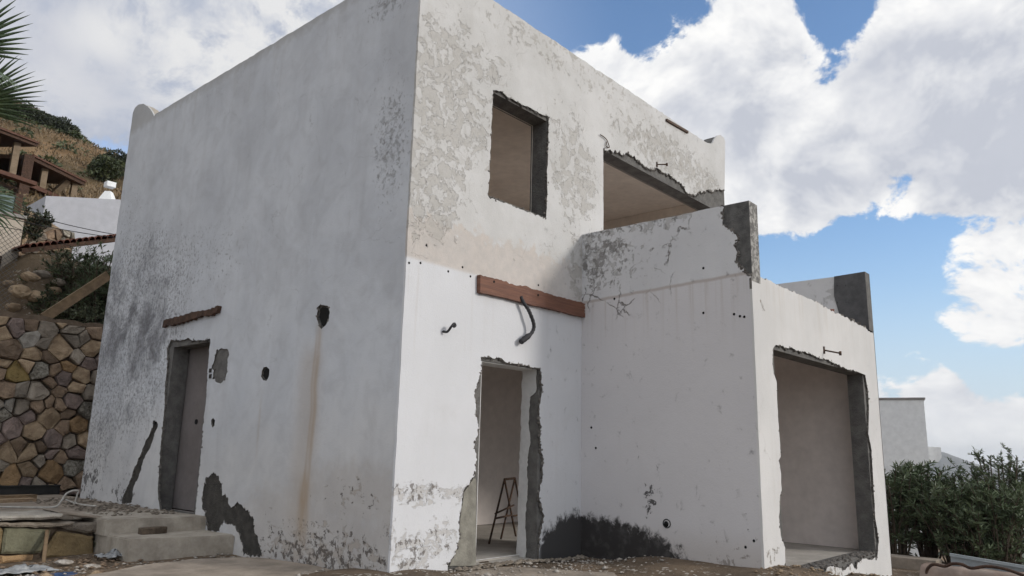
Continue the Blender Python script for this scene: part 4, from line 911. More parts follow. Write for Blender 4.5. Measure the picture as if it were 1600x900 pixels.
# ------------------------------------------------------------------ ground slabs and litter
cs = [(-1.164,2.226),(-0.695,2.297),(-0.231,2.104),(-0.104,2.002),(0.073,1.498),(0.265,0.943),(0.354,0.443),(0.590,-0.153),(-0.386,-1.559),(-1.696,-1.374),(-2.046,-0.057),(-2.307,1.669),(-1.752,1.963)]
slabmesh('concrete_slab', [(min(a, -.005), b) for a, b in cs], -.30, -.085, M['slab'], 'cracked pale concrete apron at the foot of the side wall', kind='structure', seed=12, jit=.012)
cs = [(0.457,0.241),(1.268,-0.017),(1.615,-0.575),(1.952,-1.118),(0.512,-2.304),(-0.558,-1.336)]
slabmesh('path', cs, -.30, -.075, M['slab'], 'broken pale concrete patch in front of the doorway', kind='structure', seed=13, jit=.015)
def chips(name, n, x0, x1_, y0, y1, sc, m, lab, seed, zf=None, avoid=True):
    r = random.Random(seed); V_ = []; F2 = []
    ico = [(0, 0, 1), (.9, 0, .2), (.2, .9, .1), (-.8, .4, .2), (-.5, -.8, .1), (.5, -.7, .2), (0, 0, -.6)]
    fc = [(0, 1, 2), (0, 2, 3), (0, 3, 4), (0, 4, 5), (0, 5, 1), (6, 2, 1), (6, 3, 2), (6, 4, 3), (6, 5, 4), (6, 1, 5)]
    px = []; 
    while len(px) < n:
        x, y = r.uniform(x0, x1_), r.uniform(y0, y1)
        if avoid and ((x > -.01 and y > -.01) or (x > X1 - .01 and y > -D - .01)): continue
        px.append((x, y))
    P_ = np.array(px); ZZ = terrain_z(P_[:, 0], P_[:, 1])
    for i, (x, y) in enumerate(px):
        s = sc * r.uniform(.4, 1.5) ** 1.5; a = r.uniform(0, 6.3); ca, sa = math.cos(a), math.sin(a); z = (zf if zf is not None else ZZ[i] + .012)
        b = len(V_)
        for q in ico: V_.append((x + (q[0] * ca - q[1] * sa) * s * 1.2, y + (q[0] * sa + q[1] * ca) * s * .8, z + q[2] * s * .5))
        F2 += [tuple(b + t for t in f) for f in fc]
    return tag(from_np(name, V_, F2, m), lab, 'rubble', kind='stuff')
M['chip'] = simple('plaster_chips', (.50, .47, .43), (.25, .22, .19), 30, .95, .005)
chips('rubble', 480, .1, 2.9, -1.3, -.02, .014, M['chip'], 'broken plaster chips strewn before the doorway', 1)
chips('rubble', 500, -3.2, -.02, .4, 2.9, .016, M['chip'], 'pale plaster chips strewn along the side wall', 2)
chips('rubble', 350, -.9, -.01, 3.9, 7.2, .022, STN['grey'], 'grey rubble crumbs on the landing along the side wall', 3, zf=.23)
chips('rubble', 700, -3.6, -.9, 1.8, 3.6, .022, STN['brown'], 'brown stones and dirt clods in front of the low stone wall', 4)
chips('rubble', 260, .8, 2.9, -.15, -.01, .03, STN['grey'], 'grey crumbs at the foot of the mouldy wall', 5)
chips('rubble', 500, 2.2, 7.0, -3.4, -2.27, .022, STN['tan'], 'tan gravel below the large ground floor opening', 6)
chips('rubble', 34, .3, 3.0, -1.0, -.1, .032, M['chip'], 'larger lumps of fallen render in front of the doorway wall', 7)
chips('rubble', 45, -2.6, -.1, .6, 2.6, .04, STN['tan'], 'larger tan lumps lying along the concrete apron', 8)
for (px_, s, lab) in (([(-1.211,2.288,-0.140)][0], .07, 'white rounded stone lying by the edge of the concrete apron'), ([(-1.635,3.087,-0.130)][0], .06, 'small pale stone in front of the big yellow block'), ([(-1.465,2.834,-0.160)][0], .06, 'small pale flat stone left of the concrete apron')):
    bm = bmesh.new(); bmesh.ops.create_icosphere(bm, subdivisions=2, radius=s)
    for v in bm.verts: v.co = Vector((v.co.x * 1.5, v.co.y, v.co.z * .45)) * (1 + mnoise.noise(v.co * 14) * .4)
    tag(from_bm('stone', bm, M['chip'], None, (px_[0], px_[1], px_[2] + .01)), lab, 'stone')
# crumpled plastic
def crumple(name, c, sx, sy, h, m, lab, cat, seed):
    n = 18; v = []; f = []
    for j in range(n):
        for i in range(n):
            a, b = i / (n - 1) - .5, j / (n - 1) - .5
            e = 1 - max(abs(a), abs(b)) * 1.4
            v.append((c[0] + a * sx + mnoise.noise(Vector((a * 9, b * 9, seed))) * .04, c[1] + b * sy + mnoise.noise(Vector((a * 9, b * 9, seed + 5))) * .04, c[2] + h * max(0, e) * (.5 + abs(mnoise.noise(Vector((a * 6, b * 6, seed + 9)))) * 2.2) + .012))
    for j in range(n - 1):
        for i in range(n - 1): k = j * n + i; f.append((k, k + 1, k + n + 1, k + n))
    return tag(from_np(name, v, f, m), lab, cat)
M['film'] = simple('crumpled_plastic_film', (.36, .37, .38), (.24, .25, .26), 20, .35, .002, .5)
crumple('plastic_sheet', [(-1.075,3.232,-0.150)][0], .34, .22, .07, M['film'], 'crumpled clear plastic sheet on the ground beside the lower step', 'plastic sheet', 1)
crumple('plastic_bag', [(-2.038,3.021,-0.180)][0], .55, .3, .05, M['film'], 'white plastic bag lying at the left below the low stone wall', 'plastic bag', 2)
crumple('tarpaulin', [(-1.896,2.681,-0.200)][0], .9, .25, .03, M['blue'], 'blue plastic tarpaulin edge below the low stone wall', 'tarpaulin', 3)

# ------------------------------------------------------------------ vegetation
def f_leaf(c1, c2, spec=.35, rough=.5):
    def fn(G):
        P = G.coord(); a = G.noise(P, 2.2, 4, .6); b = G.noise(P, 30, 2, .5)
        c = G.mix(G.ss(a, .35, .65), c1, c2); c = G.mul(.6, c, G.mix(G.ss(b, .3, .7), (.5, .5, .5), (1.6, 1.6, 1.5)))
        return dict(c=c, r=rough, s=spec)
    return fn
M['oleander'] = mat('oleander_leaf', f_leaf((.115, .145, .08), (.075, .105, .055)))
M['shrubleaf'] = mat('dull_shrub_leaf', f_leaf((.085, .10, .045), (.045, .062, .030)))
M['darkleaf'] = mat('dark_shrub_leaf', f_leaf((.040, .050, .028), (.028, .037, .022)))
M['greyleaf'] = mat('grey_green_leaf', f_leaf((.14, .16, .10), (.09, .11, .06)))
M['palmleaf'] = mat('palm_leaf', f_leaf((.075, .11, .05), (.05, .08, .04), .4, .4))
M['drygrass'] = mat('dry_grass_blade', f_leaf((.21, .150, .085), (.13, .095, .058)))
def leaves(points, dirs, length, width, rnd, seed=0, fold=.0):
    """each leaf a bent kite of 2 quads -> arrays"""
    r = np.random.default_rng(seed); n = len(points); P_ = np.asarray(points, float); Dv = np.asarray(dirs, float)
    Dv = Dv + r.normal(0, rnd, (n, 3)); Dv /= np.linalg.norm(Dv, axis=1)[:, None] + 1e-9
    s = np.cross(Dv, r.normal(0, 1, (n, 3))); s /= np.linalg.norm(s, axis=1)[:, None] + 1e-9
    L = length * r.uniform(.6, 1.25, n)[:, None]; Wd = width * r.uniform(.7, 1.2, n)[:, None]
    droop = np.array([0, 0, -1]) * L * r.uniform(.02, .25, (n, 1))
    v = np.stack([P_, P_ + Dv * L * .45 + s * Wd / 2, P_ + Dv * L + droop, P_ + Dv * L * .45 - s * Wd / 2], 1).reshape(-1, 3)
    f = np.arange(n * 4).reshape(-1, 4)
    return v, f
def shrub(name, label, cat, loc, height, radius, nstem, whorls, leafL, leafW, m, seed, group=None, spread=.35, per=9, stem_m=None):
    r = random.Random(seed); t = thing(name, label, cat, loc, group)
    bm = bmesh.new(); P_ = []; Dr = []
    for i in range(nstem):
        a = r.uniform(0, 2 * PI); rad = radius * math.sqrt(r.uniform(0, 1)); b0 = Vector((math.cos(a) * rad * .25, math.sin(a) * rad * .25, -.05))
        hh = height * r.uniform(.72, .92) * (1 - .25 * (rad / radius) ** 2)
        tip = Vector((math.cos(a) * rad, math.sin(a) * rad, hh)) + Vector((r.gauss(0, .05), r.gauss(0, .05), 0))
        mid = b0.lerp(tip, .5) + Vector((math.cos(a), math.sin(a), 0)) * -rad * .12 + Vector((r.gauss(0, .04), r.gauss(0, .04), 0))
        pts = curve_pts([b0, mid, tip], 3); tube_bm(bm, pts, [.014 * height / 1.6 * (1 - .7 * k / (len(pts) - 1)) + .002 for k in range(len(pts))], 4, False)
        # side twigs
        twigs = [(tip, (tip - mid).normalized())]
        for k in range(whorls):
            s = r.uniform(.12, 1) ** .75; p = b0.lerp(mid, s * 2) if s < .5 else mid.lerp(tip, s * 2 - 1)
            dv = Vector((r.gauss(0, 1), r.gauss(0, 1), r.uniform(.1, 1.1))).normalized(); q = p + dv * r.uniform(.06, spread) * height / 1.6
            tube_bm(bm, [p, q], [.005, .003], 3, False); twigs.append((q, dv))
        for q, dv in twigs:
            for k in range(per):
                ph = r.uniform(0, 2 * PI); e = Vector((math.cos(ph), math.sin(ph), r.uniform(.05, 1.1)))
                P_.append(q - dv * r.uniform(0, .16)); Dr.append(dv * .6 + e * .8)
    from_bm('stem', bm, stem_m or M['bark'], t)
    v, f = leaves(P_, Dr, leafL, leafW, .22, seed)
    from_np('foliage', v, f, m, t)
    return t
def crown_tree(name, label, loc, h, rx, rz_, m, seed, n=2600, leaf=.16, cat='bush', group=None, trunk=.35):
    """rounded bush far off: short trunk, limbs, leaf-sized faces in many clumps"""
    r = np.random.default_rng(seed); t = thing(name, label, cat, loc, group)
    bm = bmesh.new(); rr_ = random.Random(seed); tube_bm(bm, [(0, 0, -.4), (0, 0, h * trunk)], [h * .05, h * .035], 6)
    cl = []
    for i in range(26):
        dv = Vector((rr_.gauss(0, 1), rr_.gauss(0, 1), rr_.gauss(.2, .8))).normalized(); q = Vector((dv.x * rx * rr_.uniform(.35, .95), dv.y * rx * rr_.uniform(.35, .95), h * .5 + dv.z * rz_ * rr_.uniform(.4, .9)))
        tube_bm(bm, [(0, 0, h * trunk * .7), q], [h * .02, h * .006], 4); cl.append((q, rr_.uniform(.22, .42) * rx))
    from_bm('trunk', bm, M['bark'], t)
    P_ = []; Dr = []
    for i in range(n):
        q, s = cl[i % len(cl)]; e = r.normal(0, 1, 3); e /= np.linalg.norm(e); rad = s * r.uniform(.5, 1) ** .4
        p = np.array(q) + e * rad * np.array([1, 1, .75]); P_.append(p); Dr.append(e + np.array([0, 0, .2]))
    v, f = leaves(P_, Dr, leaf, leaf * .55, .5, seed); from_np('crown', v, f, m, t)
    return t
# oleander hedge to the right of the house
for i, (px_, h, rad, ns, wh, lab, kind) in enumerate((
    (([(-1.670,-0.612)][0]), 1.50, .55, 30, 9, 'oleander shrub growing right against the far corner of the annex', 0),
    (([(-2.062,-0.604)][0]), 1.52, .55, 30, 9, 'oleander shrub in front of the small white house and its balcony', 0),
    (([(-2.640,-0.536)][0]), 1.22, .60, 30, 9, 'lower dense oleander shrub below the distant mountain', 0),
    (([(-2.763,-0.614)][0]), 1.45, .55, 28, 9, 'oleander shrub between the mountain and the tallest feathery shrub', 1),
    (([(-3.235,-0.525)][0]), 1.75, .62, 32, 10, 'tallest feathery shrub at the right edge of the hedge', 1),
    (([(-3.179,-0.467)][0]), 1.20, .62, 30, 9, 'low leafy shrub over the blue grey panel at the right', 0),
    (([(-3.838,-0.513)][0]), 1.7, .7, 26, 9, 'feathery shrub cut off by the right edge of the view', 1))):
    xx = (9.6, 10.0, 9.4, 10.4, 10.0, 9.3, 10.6)[i]
    shrub('oleander_shrub' if kind == 0 else 'feathery_shrub', lab, 'shrub', (xx, px_[0], -.58), h + .30, rad, ns, wh, .13 if kind == 0 else .07, .024 if kind == 0 else .015, M['oleander'] if kind == 0 else M['darkleaf'] if i == 9 else M['oleander'], 100 + i, 'shrubs of the hedge right of the house', .30, 15 if kind == 0 else 30)
# undergrowth and far wood that closes the gap behind the hedge
v_ = []; d_ = []
r = np.random.default_rng(5)
for i in range(9000):
    x = r.uniform(11, 17); y = r.uniform(-8, 1.5); v_.append((x, y, -1.1 + r.uniform(0, 1) ** .7 * (1.35 + .25 * math.sin(x * 3 + y * 2)))); d_.append((r.normal(), r.normal(), .7))
v, f = leaves(v_, d_, .20, .05, .4, 9)
tag(from_np('undergrowth', v, f, M['darkleaf']), 'dark undergrowth behind the oleander hedge', 'undergrowth', kind='stuff')

# bank behind the retaining wall
for i, (px_, Yd, h, rad, m, lab, ll, lw_) in enumerate((
    (([(0.181,3.651)][0]), 10.2, 1.25, .5, M['shrubleaf'], 'green shrub on the bank left of the leaning plank foot', .07, .03),
    (([(0.610,4.024)][0]), 10.6, 2.25, .6, M['shrubleaf'], 'grey green shrub in the middle of the bank under the tiled eave', .09, .025),
    (([(0.882,4.087)][0]), 10.2, 2.2, .6, M['oleander'], 'spiky green shrub on the bank against the house edge', .16, .02),
    (([(0.259,3.386)][0]), 9.9, .9, .45, M['greyleaf'], 'low pale leaved shrub on the bank above the stone wall', .05, .03),
    (([(0.693,3.370)][0]), 9.7, .95, .45, M['greyleaf'], 'low pale shrub behind the leaning plank beside the house', .05, .03),
    (([(0.187,4.128)][0]), 11.0, 1.3, .55, M['shrubleaf'], 'dark shrub behind the boulders at the tiled eave end', .07, .03),
    (([(0.195,5.975)][0]), 13.0, 1.0, .5, M['darkleaf'], 'dark bush above the tan wall below the pergola', .07, .035),
    (([(0.394,6.086)][0]), 13.3, .8, .4, M['darkleaf'], 'small dark bush left of the white building', .07, .035))):
    zb_ = gz(px_[0], Yd) if i < 6 else 5.2
    shrub('bank_shrub', lab, 'shrub', (px_[0], Yd, zb_), h, rad, 32, 10, ll, lw_, m, 200 + i, 'shrubs on the bank behind the retaining wall', .35, 12)
# boulders in the bank
bl = [(-0.376,4.018),(-0.176,4.105),(-0.390,3.737),(-0.172,3.690),(0.218,4.030),(0.184,3.874),(-0.566,3.886),(0.072,3.486),(-0.453,3.451),(-0.586,3.312)]
for i, (a, b) in enumerate(bl):
    bm = bmesh.new(); bmesh.ops.create_icosphere(bm, subdivisions=2, radius=(.13, .11, .16, .13, .09, .10, .11, .08, .12, .10)[i])
    bmesh.ops.subdivide_edges(bm, edges=bm.edges[:], cuts=1, use_grid_fill=True)
    for v in bm.verts:
        v.co *= 1 + mnoise.noise(v.co * 5 + Vector((i * 3, 0, 0))) * .55 + mnoise.noise(v.co * 16) * .14; v.co.z *= .75; v.co.x *= 1.25
    o = from_bm('boulder', bm, (STN['tan'], STN['grey'])[i % 3 == 1], None, (a, 10.2 + .05 * i, b), smooth=False)
    tag(o, ('tan boulder at the top of the bank by the tiled eave', 'grey boulder right of the top tan boulder', 'large tan boulder in the middle of the bank', 'tan boulder left of the plank foot', 'small grey boulder among the bank shrubs', 'small tan boulder under the shrubs on the bank', 'tan boulder behind the wire fence', 'grey boulder low on the bank by the plank foot', 'tan boulder low behind the wire fence', 'small tan boulder on top of the retaining wall at left')[i], 'boulder')
bankv = []
# bank body: a steep slope of earth rising behind the retaining wall
bx = np.linspace(-8, 7, 60); by = np.linspace(9.1, 12.4, 24); BX, BY = np.meshgrid(bx, by)
BZ = 2.86 + 1.9 * sst(9.4, 11.6, BY) * sst(-.75, .15, BX + (BY - 9.4) * .12) + np.array([[mnoise.fractal(Vector((float(a), float(b), 0)) * 1.4, 1, 2, 4) * .12 for a in bx] for b in by])
ii = np.arange(60 * 24).reshape(24, 60); FB = np.stack([ii[:-1, :-1], ii[:-1, 1:], ii[1:, 1:], ii[1:, :-1]], -1).reshape(-1, 4)
tag(from_np('bank', np.stack([BX, BY, BZ], -1).reshape(-1, 3), FB, M['ground'], smooth=True), 'earth bank above the retaining wall', kind='structure')
# leaning plank
lp_ = [(-0.299,9.300,3.162),(0.736,9.300,4.157)]
tag(beam('plank', lp_[0], (lp_[1][0], 9.5, lp_[1][2]), .05, .17, M['plank']), 'long grey brown plank leaning on the bank above the retaining wall', 'plank')
# red tiled eave
tl = [(-0.260,11.300,4.758),(1.485,11.300,5.384)]
ev = thing('tiled_canopy', 'low canopy with terracotta tile edge below the white building', 'canopy', tl[0])
p0 = Vector((0, 0, 0)); p1 = Vector(tl[1]) - Vector(tl[0]); p1 = p1 * 1.6
beam('fascia', p0 + Vector((0, .02, -.05)), p1 + Vector((0, .02, -.04)), .05, .09, M['timber'], ev)
tm = None; nt = int(p1.length / .12)
for i in range(nt):
    q_ = p0.lerp(p1, (i + .5) / nt)
    if tm is None:
        bm = bmesh.new(); seg = 6; R_ = .062
        a = [bm.verts.new((math.cos(k * PI / seg) * R_, -.06, math.sin(k * PI / seg) * R_)) for k in range(seg + 1)]; b = [bm.verts.new((v.co.x, 1.3, v.co.z + .08)) for v in a]
        a2 = [bm.verts.new((v.co.x * .8, -.06, v.co.z * .8)) for v in a]
        for k in range(seg): bm.faces.new((a[k], a[k + 1], b[k + 1], b[k])); bm.faces.new((a[k + 1], a[k], a2[k], a2[k + 1]))
        o = from_bm('tile', bm, M['tile'], ev, q_ + Vector((0, 0, .02)), smooth=False); tm = o.data
    else:
        o = bpy.data.objects.new('tile', tm); COL.objects.link(o); o.parent = ev; o.location = q_ + Vector((0, 0, .02))
for q_ in (p0.lerp(p1, .12), p0.lerp(p1, .55)): beam('post', q_ + Vector((0, .3, -1.5)), q_ + Vector((0, .3, -.06)), .09, .09, M['timber'], ev)
bm = bmesh.new(); vs = [bm.verts.new(v) for v in (p0 + Vector((0, 0, -.0)), p1, p1 + Vector((0, 1.3, .09)), p0 + Vector((0, 1.3, .09)))]; bm.faces.new(vs)
bmesh.ops.solidify(bm, geom=bm.faces[:], thickness=.02); from_bm('roof_deck', bm, M['tile'], ev)
# white building behind
wq = [(0.758,14.000,6.694),(2.403,14.000,7.284),(0.826,14.000,5.614)]
wb = thing('building', 'plain white block building behind the tiled canopy', 'building', (wq[0][0], 14, 3.5))
def rel(p, o): return tuple(Vector(p) - Vector(o))
bm = bmesh.new(); zt0, zt1 = wq[0][2], wq[1][2]; xa, xb = wq[0][0], wq[1][0]; sl2 = (zt1 - zt0) / (xb - xa)
for (x_, y_) in ((xa, 14), (xb + 4, 14), (xb + 4, 19), (xa, 19)):
    bm.verts.new((x_ - xa, y_ - 14, 2.0 - 3.5)); bm.verts.new((x_ - xa, y_ - 14, zt0 + min(x_ - xa, xb - xa + 4) * sl2 * .6 - 3.5))
bm.verts.ensure_lookup_table(); vv = bm.verts
for a, b, c, d0 in ((0, 2, 3, 1), (2, 4, 5, 3), (4, 6, 7, 5), (6, 0, 1, 7), (1, 3, 5, 7)): bm.faces.new((vv[a], vv[b], vv[c], vv[d0]))
bmesh.ops.recalc_face_normals(bm, faces=bm.faces[:]); from_bm('wall', bm, M['white'], wb)
tq = [(3.372,18.000,8.314),(3.511,18.000,8.657),(3.793,18.000,8.492)]
wt = thing('roof_vent', 'small white tapered chimney behind the white building', 'chimney', (tq[1][0], 18, 6.4))
bm = bmesh.new(); bmesh.ops.create_cone(bm, cap_ends=True, segments=4, radius1=.34, radius2=.12, depth=.42, matrix=Matrix.Translation((0, 0, tq[1][2] - 6.4 - .45))); box_bm(bm, (-.24, -.24, -1.2), (.24, .24, tq[1][2] - 6.4 - .66)); from_bm('chimney_stack', bm, M['white2'], wt)
bm = bmesh.new(); box_bm(bm, (-.13, -.13, tq[1][2] - 6.4 - .10), (.13, .13, tq[1][2] - 6.4 + .06), .01); from_bm('cap', bm, M['white2'], wt)
# beige house at the left with balcony glass
bq = [(-0.125,12.000,5.517),(-0.556,12.000,5.477),(-0.088,12.000,3.623)]
hb = thing('beige_house', 'beige rendered house corner behind the wire fence at the left', 'house', (bq[0][0], 12, 3.4))
zt2 = bq[0][2] - 3.4
bm = bmesh.new(); box_bm(bm, (-9, 0, -1.2), (0, 4, zt2)); from_bm('wall', bm, M['beige'], hb)
bm = bmesh.new(); box_bm(bm, (-9, -.06, zt2 + .002), (.03, 4.05, zt2 + .07), .01); from_bm('coping', bm, M['cap'], hb)
wq_ = [(-0.407,12.000,4.678),(-0.791,12.000,4.077)]
w_ = box('window', rel((wq_[1][0], 11.98, wq_[1][2]), (bq[0][0], 12, 3.4)), rel((wq_[0][0], 12.02, wq_[0][2]), (bq[0][0], 12, 3.4)), M['timber'], hb)
gq = [(-0.298,12.200,5.998),(-0.249,12.200,5.648)]
box('balcony_glass', rel((gq[0][0] - 4, 12.2, zt2 + 3.4 + .09), (bq[0][0], 12, 3.4)), rel((gq[0][0], 12.215, gq[0][2]), (bq[0][0], 12, 3.4)), M['glass'], hb)
box('railing_post', rel((gq[0][0] + .0, 12.16, zt2 + 3.4 + .075), (bq[0][0], 12, 3.4)), rel((gq[0][0] + .13, 12.27, gq[0][2] + .08), (bq[0][0], 12, 3.4)), M['timber'], hb)
# tan wall and masonry between
ts = [(-0.032,13.000,6.091),(0.593,13.000,5.853),(0.012,13.000,5.782),(0.627,13.000,5.609),(0.692,13.000,5.136)]
tw = thing('garden_wall', 'tan rendered garden wall with a stone base beside the white building', 'wall', (ts[0][0], 13, 3.5))
o3 = (ts[0][0], 13, 3.5)
prism('render_coat', [(0, 1.0), (1.2, 1.0), (1.2, ts[1][2] - 3.5 - .25), (.5, ts[1][2] - 3.5 + .05), (0, ts[0][2] - 3.5)], [], 1, 0, .3, [M['tan']], tw)
sd2 = []; rs = random.Random(3)
for _ in range(900):
    a, b = rs.uniform(0, 1.2), rs.uniform(.9, ts[3][2] - 3.5 + .05)
    if all((a - s[0]) ** 2 + (b - s[1]) ** 2 > .13 ** 2 for s in sd2): sd2.append((a, b, .6, rs.choice(['tan', 'white', 'grey', 'brown'])))
for i, s in enumerate(sd2):
    pc = power_cell(i, sd2, (0, .8, 1.2, ts[3][2] - 3.5 + .1))
    if pc: fieldstone(pc, -.03, STN[s[3]], tw, (0, 0, 0), 500 + i, .009, .02)
# chain-link fence on the retaining wall
fq = [(-1.534,9.350,4.647),(-0.821,9.350,4.649),(-0.632,9.350,3.309),(0.689,9.350,4.856)]
fe = thing('wire_fence', 'chain link fence with strand wires on top of the retaining wall', 'fence', (fq[1][0], 9.35, 2.95))
fo_ = Vector((fq[1][0], 9.35, 2.95)); ztop = fq[1][2]
x0f = -4.2
bm = bmesh.new(); wpitch = .085; hf = ztop - 2.97
def wire_bm(bm, p, q, r_=.0038):
    p = Vector(p) - fo_; q = Vector(q) - fo_; tube_bm(bm, [p, q], r_, 3, False)
k = x0f - hf
while k < fo_.x:
    for sgn in (1, -1):
        a = Vector((k, 9.35, 2.97)) if sgn == 1 else Vector((k, 9.352, ztop)); b = Vector((k + hf, 9.35, ztop)) if sgn == 1 else Vector((k + hf, 9.352, 2.97))
        t0 = max(0, (x0f - k) / hf); t1 = min(1, (fo_.x - k) / hf)
        if t1 > t0: wire_bm(bm, a.lerp(b, t0), a.lerp(b, t1))
    k += wpitch
nt_ = from_bm('mesh', bm, simple('galvanised_wire', (.16, .155, .15), None, 9, .5), fe); nt_['kind'] = 'stuff'
for p, q, rr_ in (((x0f, 9.35, ztop), (fo_.x, 9.35, ztop), .006), ([(-1.185,9.350,4.814)][0], [(0.688,9.350,4.868)][0], .007), ([(-0.935,9.350,4.971)][0], [(0.680,9.350,4.930)][0], .007), ([(-1.173,9.350,4.736)][0], [(-0.032,9.350,4.545)][0], .004)):
    bm = bmesh.new(); sag = [Vector(p).lerp(Vector(q), t) + Vector((0, 0, -.03 * 4 * t * (1 - t))) for t in np.linspace(0, 1, 9)]
    tube_bm(bm, [s_ - fo_ for s_ in sag], rr_, 4, False); from_bm('strand_wire', bm, M['wire'], fe)
for x_ in (x0f, -2.2): beam('post', Vector((x_, 9.35, 2.7)) - fo_, Vector((x_, 9.35, ztop + .05)) - fo_, .05, .05, M['rust'], fe)

# pergola house on the hillside
ZP = 11.3
pz = [(1.883,23.983,11.300),(3.152,24.381,11.300),(3.250,25.241,11.300),(5.618,26.728,11.300)]
o4 = Vector((pz[1][0], pz[1][1], gz(pz[1][0], pz[1][1])))
ph = thing('pergola_house', 'hillside house with dark timber veranda roofs and tan posts', 'house', o4)
def r4(p): return Vector(p) - o4
e0, e1, e2, e3 = [Vector(v) for v in pz]
dv = (e3 - e2).normalized(); bk = Vector((-dv.y, dv.x, 0)); bk = bk if bk.y > 0 else -bk
fw = e0 + (e0 - e1).normalized() * 6
def roofslab(a, b, depth, th, m, rise=.5):
    bm = bmesh.new(); vs = []
    bb2 = Vector((-(b - a).y, (b - a).x, 0)).normalized(); bb2 = bb2 if bb2.y > 0 else -bb2
    for p in (a, b, b + bb2 * depth + Vector((0, 0, rise)), a + bb2 * depth + Vector((0, 0, rise))): vs.append(bm.verts.new(r4(p)))
    bm.faces.new(vs); r = bmesh.ops.extrude_face_region(bm, geom=bm.faces[:]); bmesh.ops.translate(bm, vec=(0, 0, -th), verts=[v for v in r['geom'] if isinstance(v, bmesh.types.BMVert)])
    bmesh.ops.recalc_face_normals(bm, faces=bm.faces[:]); return from_bm('roof', bm, m, ph)
def roof_edge(a, b): beam('fascia', r4(a + Vector((0, 0, .01)) - (b - a).normalized().cross(Vector((0, 0, 1))) * -.03), r4(b + Vector((0, 0, .01)) - (b - a).normalized().cross(Vector((0, 0, 1))) * -.03), .06, .075, M['timber2'], ph)
roofslab(fw + Vector((0, 0, .25)), e1 + Vector((0, 0, .25)), 3.5, .16, M['timber']); roof_edge(fw + Vector((0, 0, .22)), e1 + Vector((0, 0, .22)))
roofslab(e2, e3, 3.5, .16, M['timber'], .3); roof_edge(e2, e3)
hts = 1.05
lb = [e2 + Vector((0, 0, -hts)), e3 + Vector((0, 0, -hts))]
beam('balcony_edge', r4(lb[0] + bk * .2), r4(lb[1] + bk * .2 - dv * .2), .25, .16, M['timber2'], ph)
beam('post', r4(e2 + bk * .15 + Vector((0, 0, -2.3))), r4(e2 + bk * .15 + Vector((0, 0, .0))), .32, .32, M['timber'], ph, up=(1, 0, 0))
Lr = (e3 - e2).length
for t in (.36, .80, .93): beam('post', r4(e2.lerp(e3, t) + bk * (.3 if t != .80 else 1.2) + Vector((0, 0, -hts))), r4(e2.lerp(e3, t) + bk * .3 + Vector((0, 0, -.12))), .2, .2, M['post'], ph, up=(1, 0, 0))
d1 = (e1 - e0).normalized(); bk1 = Vector((-d1.y, d1.x, 0)); bk1 = bk1 if bk1.y > 0 else -bk1
for t in (.30, .75, 1.7): beam('post', r4(e1 - d1 * (t * 1.6) + bk1 * .4 + Vector((0, 0, -1.25))), r4(e1 - d1 * (t * 1.6) + bk1 * .4 + Vector((0, 0, .1))), .2, .2, M['post'] if t != .75 else M['timber'], ph, up=(1, 0, 0))
beam('balcony_edge', r4(e1 - d1 * 6 + Vector((0, 0, -1.3))), r4(e1 + d1 * .1 + Vector((0, 0, -1.3))), .3, .14, M['timber2'], ph)
bm = bmesh.new()
for a, b in ((e2 + bk * 3.3 + Vector((0, 0, -4.5)), e3 + bk * 3.3 - dv * 2.2 + Vector((0, 0, .15))),):
    p = [a, Vector((b.x, b.y, a.z)), b, Vector((a.x, a.y, b.z))]; bm.faces.new([bm.verts.new(r4(q)) for q in p])
a = e2 + bk * .5; b = e3 + bk * .5 - dv * .3
p = [a + Vector((0, 0, -5)), b + Vector((0, 0, -4)), b + Vector((0, 0, -hts - .06)), a + Vector((0, 0, -hts - .06))]; bm.faces.new([bm.verts.new(r4(q)) for q in p])
a = e1 - d1 * 6.5 + bk1 * .7; b = e1 + bk1 * .7; p = [a + Vector((0, 0, -5)), b + Vector((0, 0, -5)), b + Vector((0, 0, -1.38)), a + Vector((0, 0, -1.38))]; bm.faces.new([bm.verts.new(r4(q)) for q in p])
a = e1 - d1 * 6.5 + bk1 * 3.3; b = e1 + bk1 * 3.3; p = [a + Vector((0, 0, -5)), b + Vector((0, 0, -5)), b + Vector((0, 0, .6)), a + Vector((0, 0, .6))]; bm.faces.new([bm.verts.new(r4(q)) for q in p])
bmesh.ops.solidify(bm, geom=bm.faces[:], thickness=.15)
from_bm('wall', bm, M['timber'], ph)  # dark wall colour stands in for the shaded interior between the posts

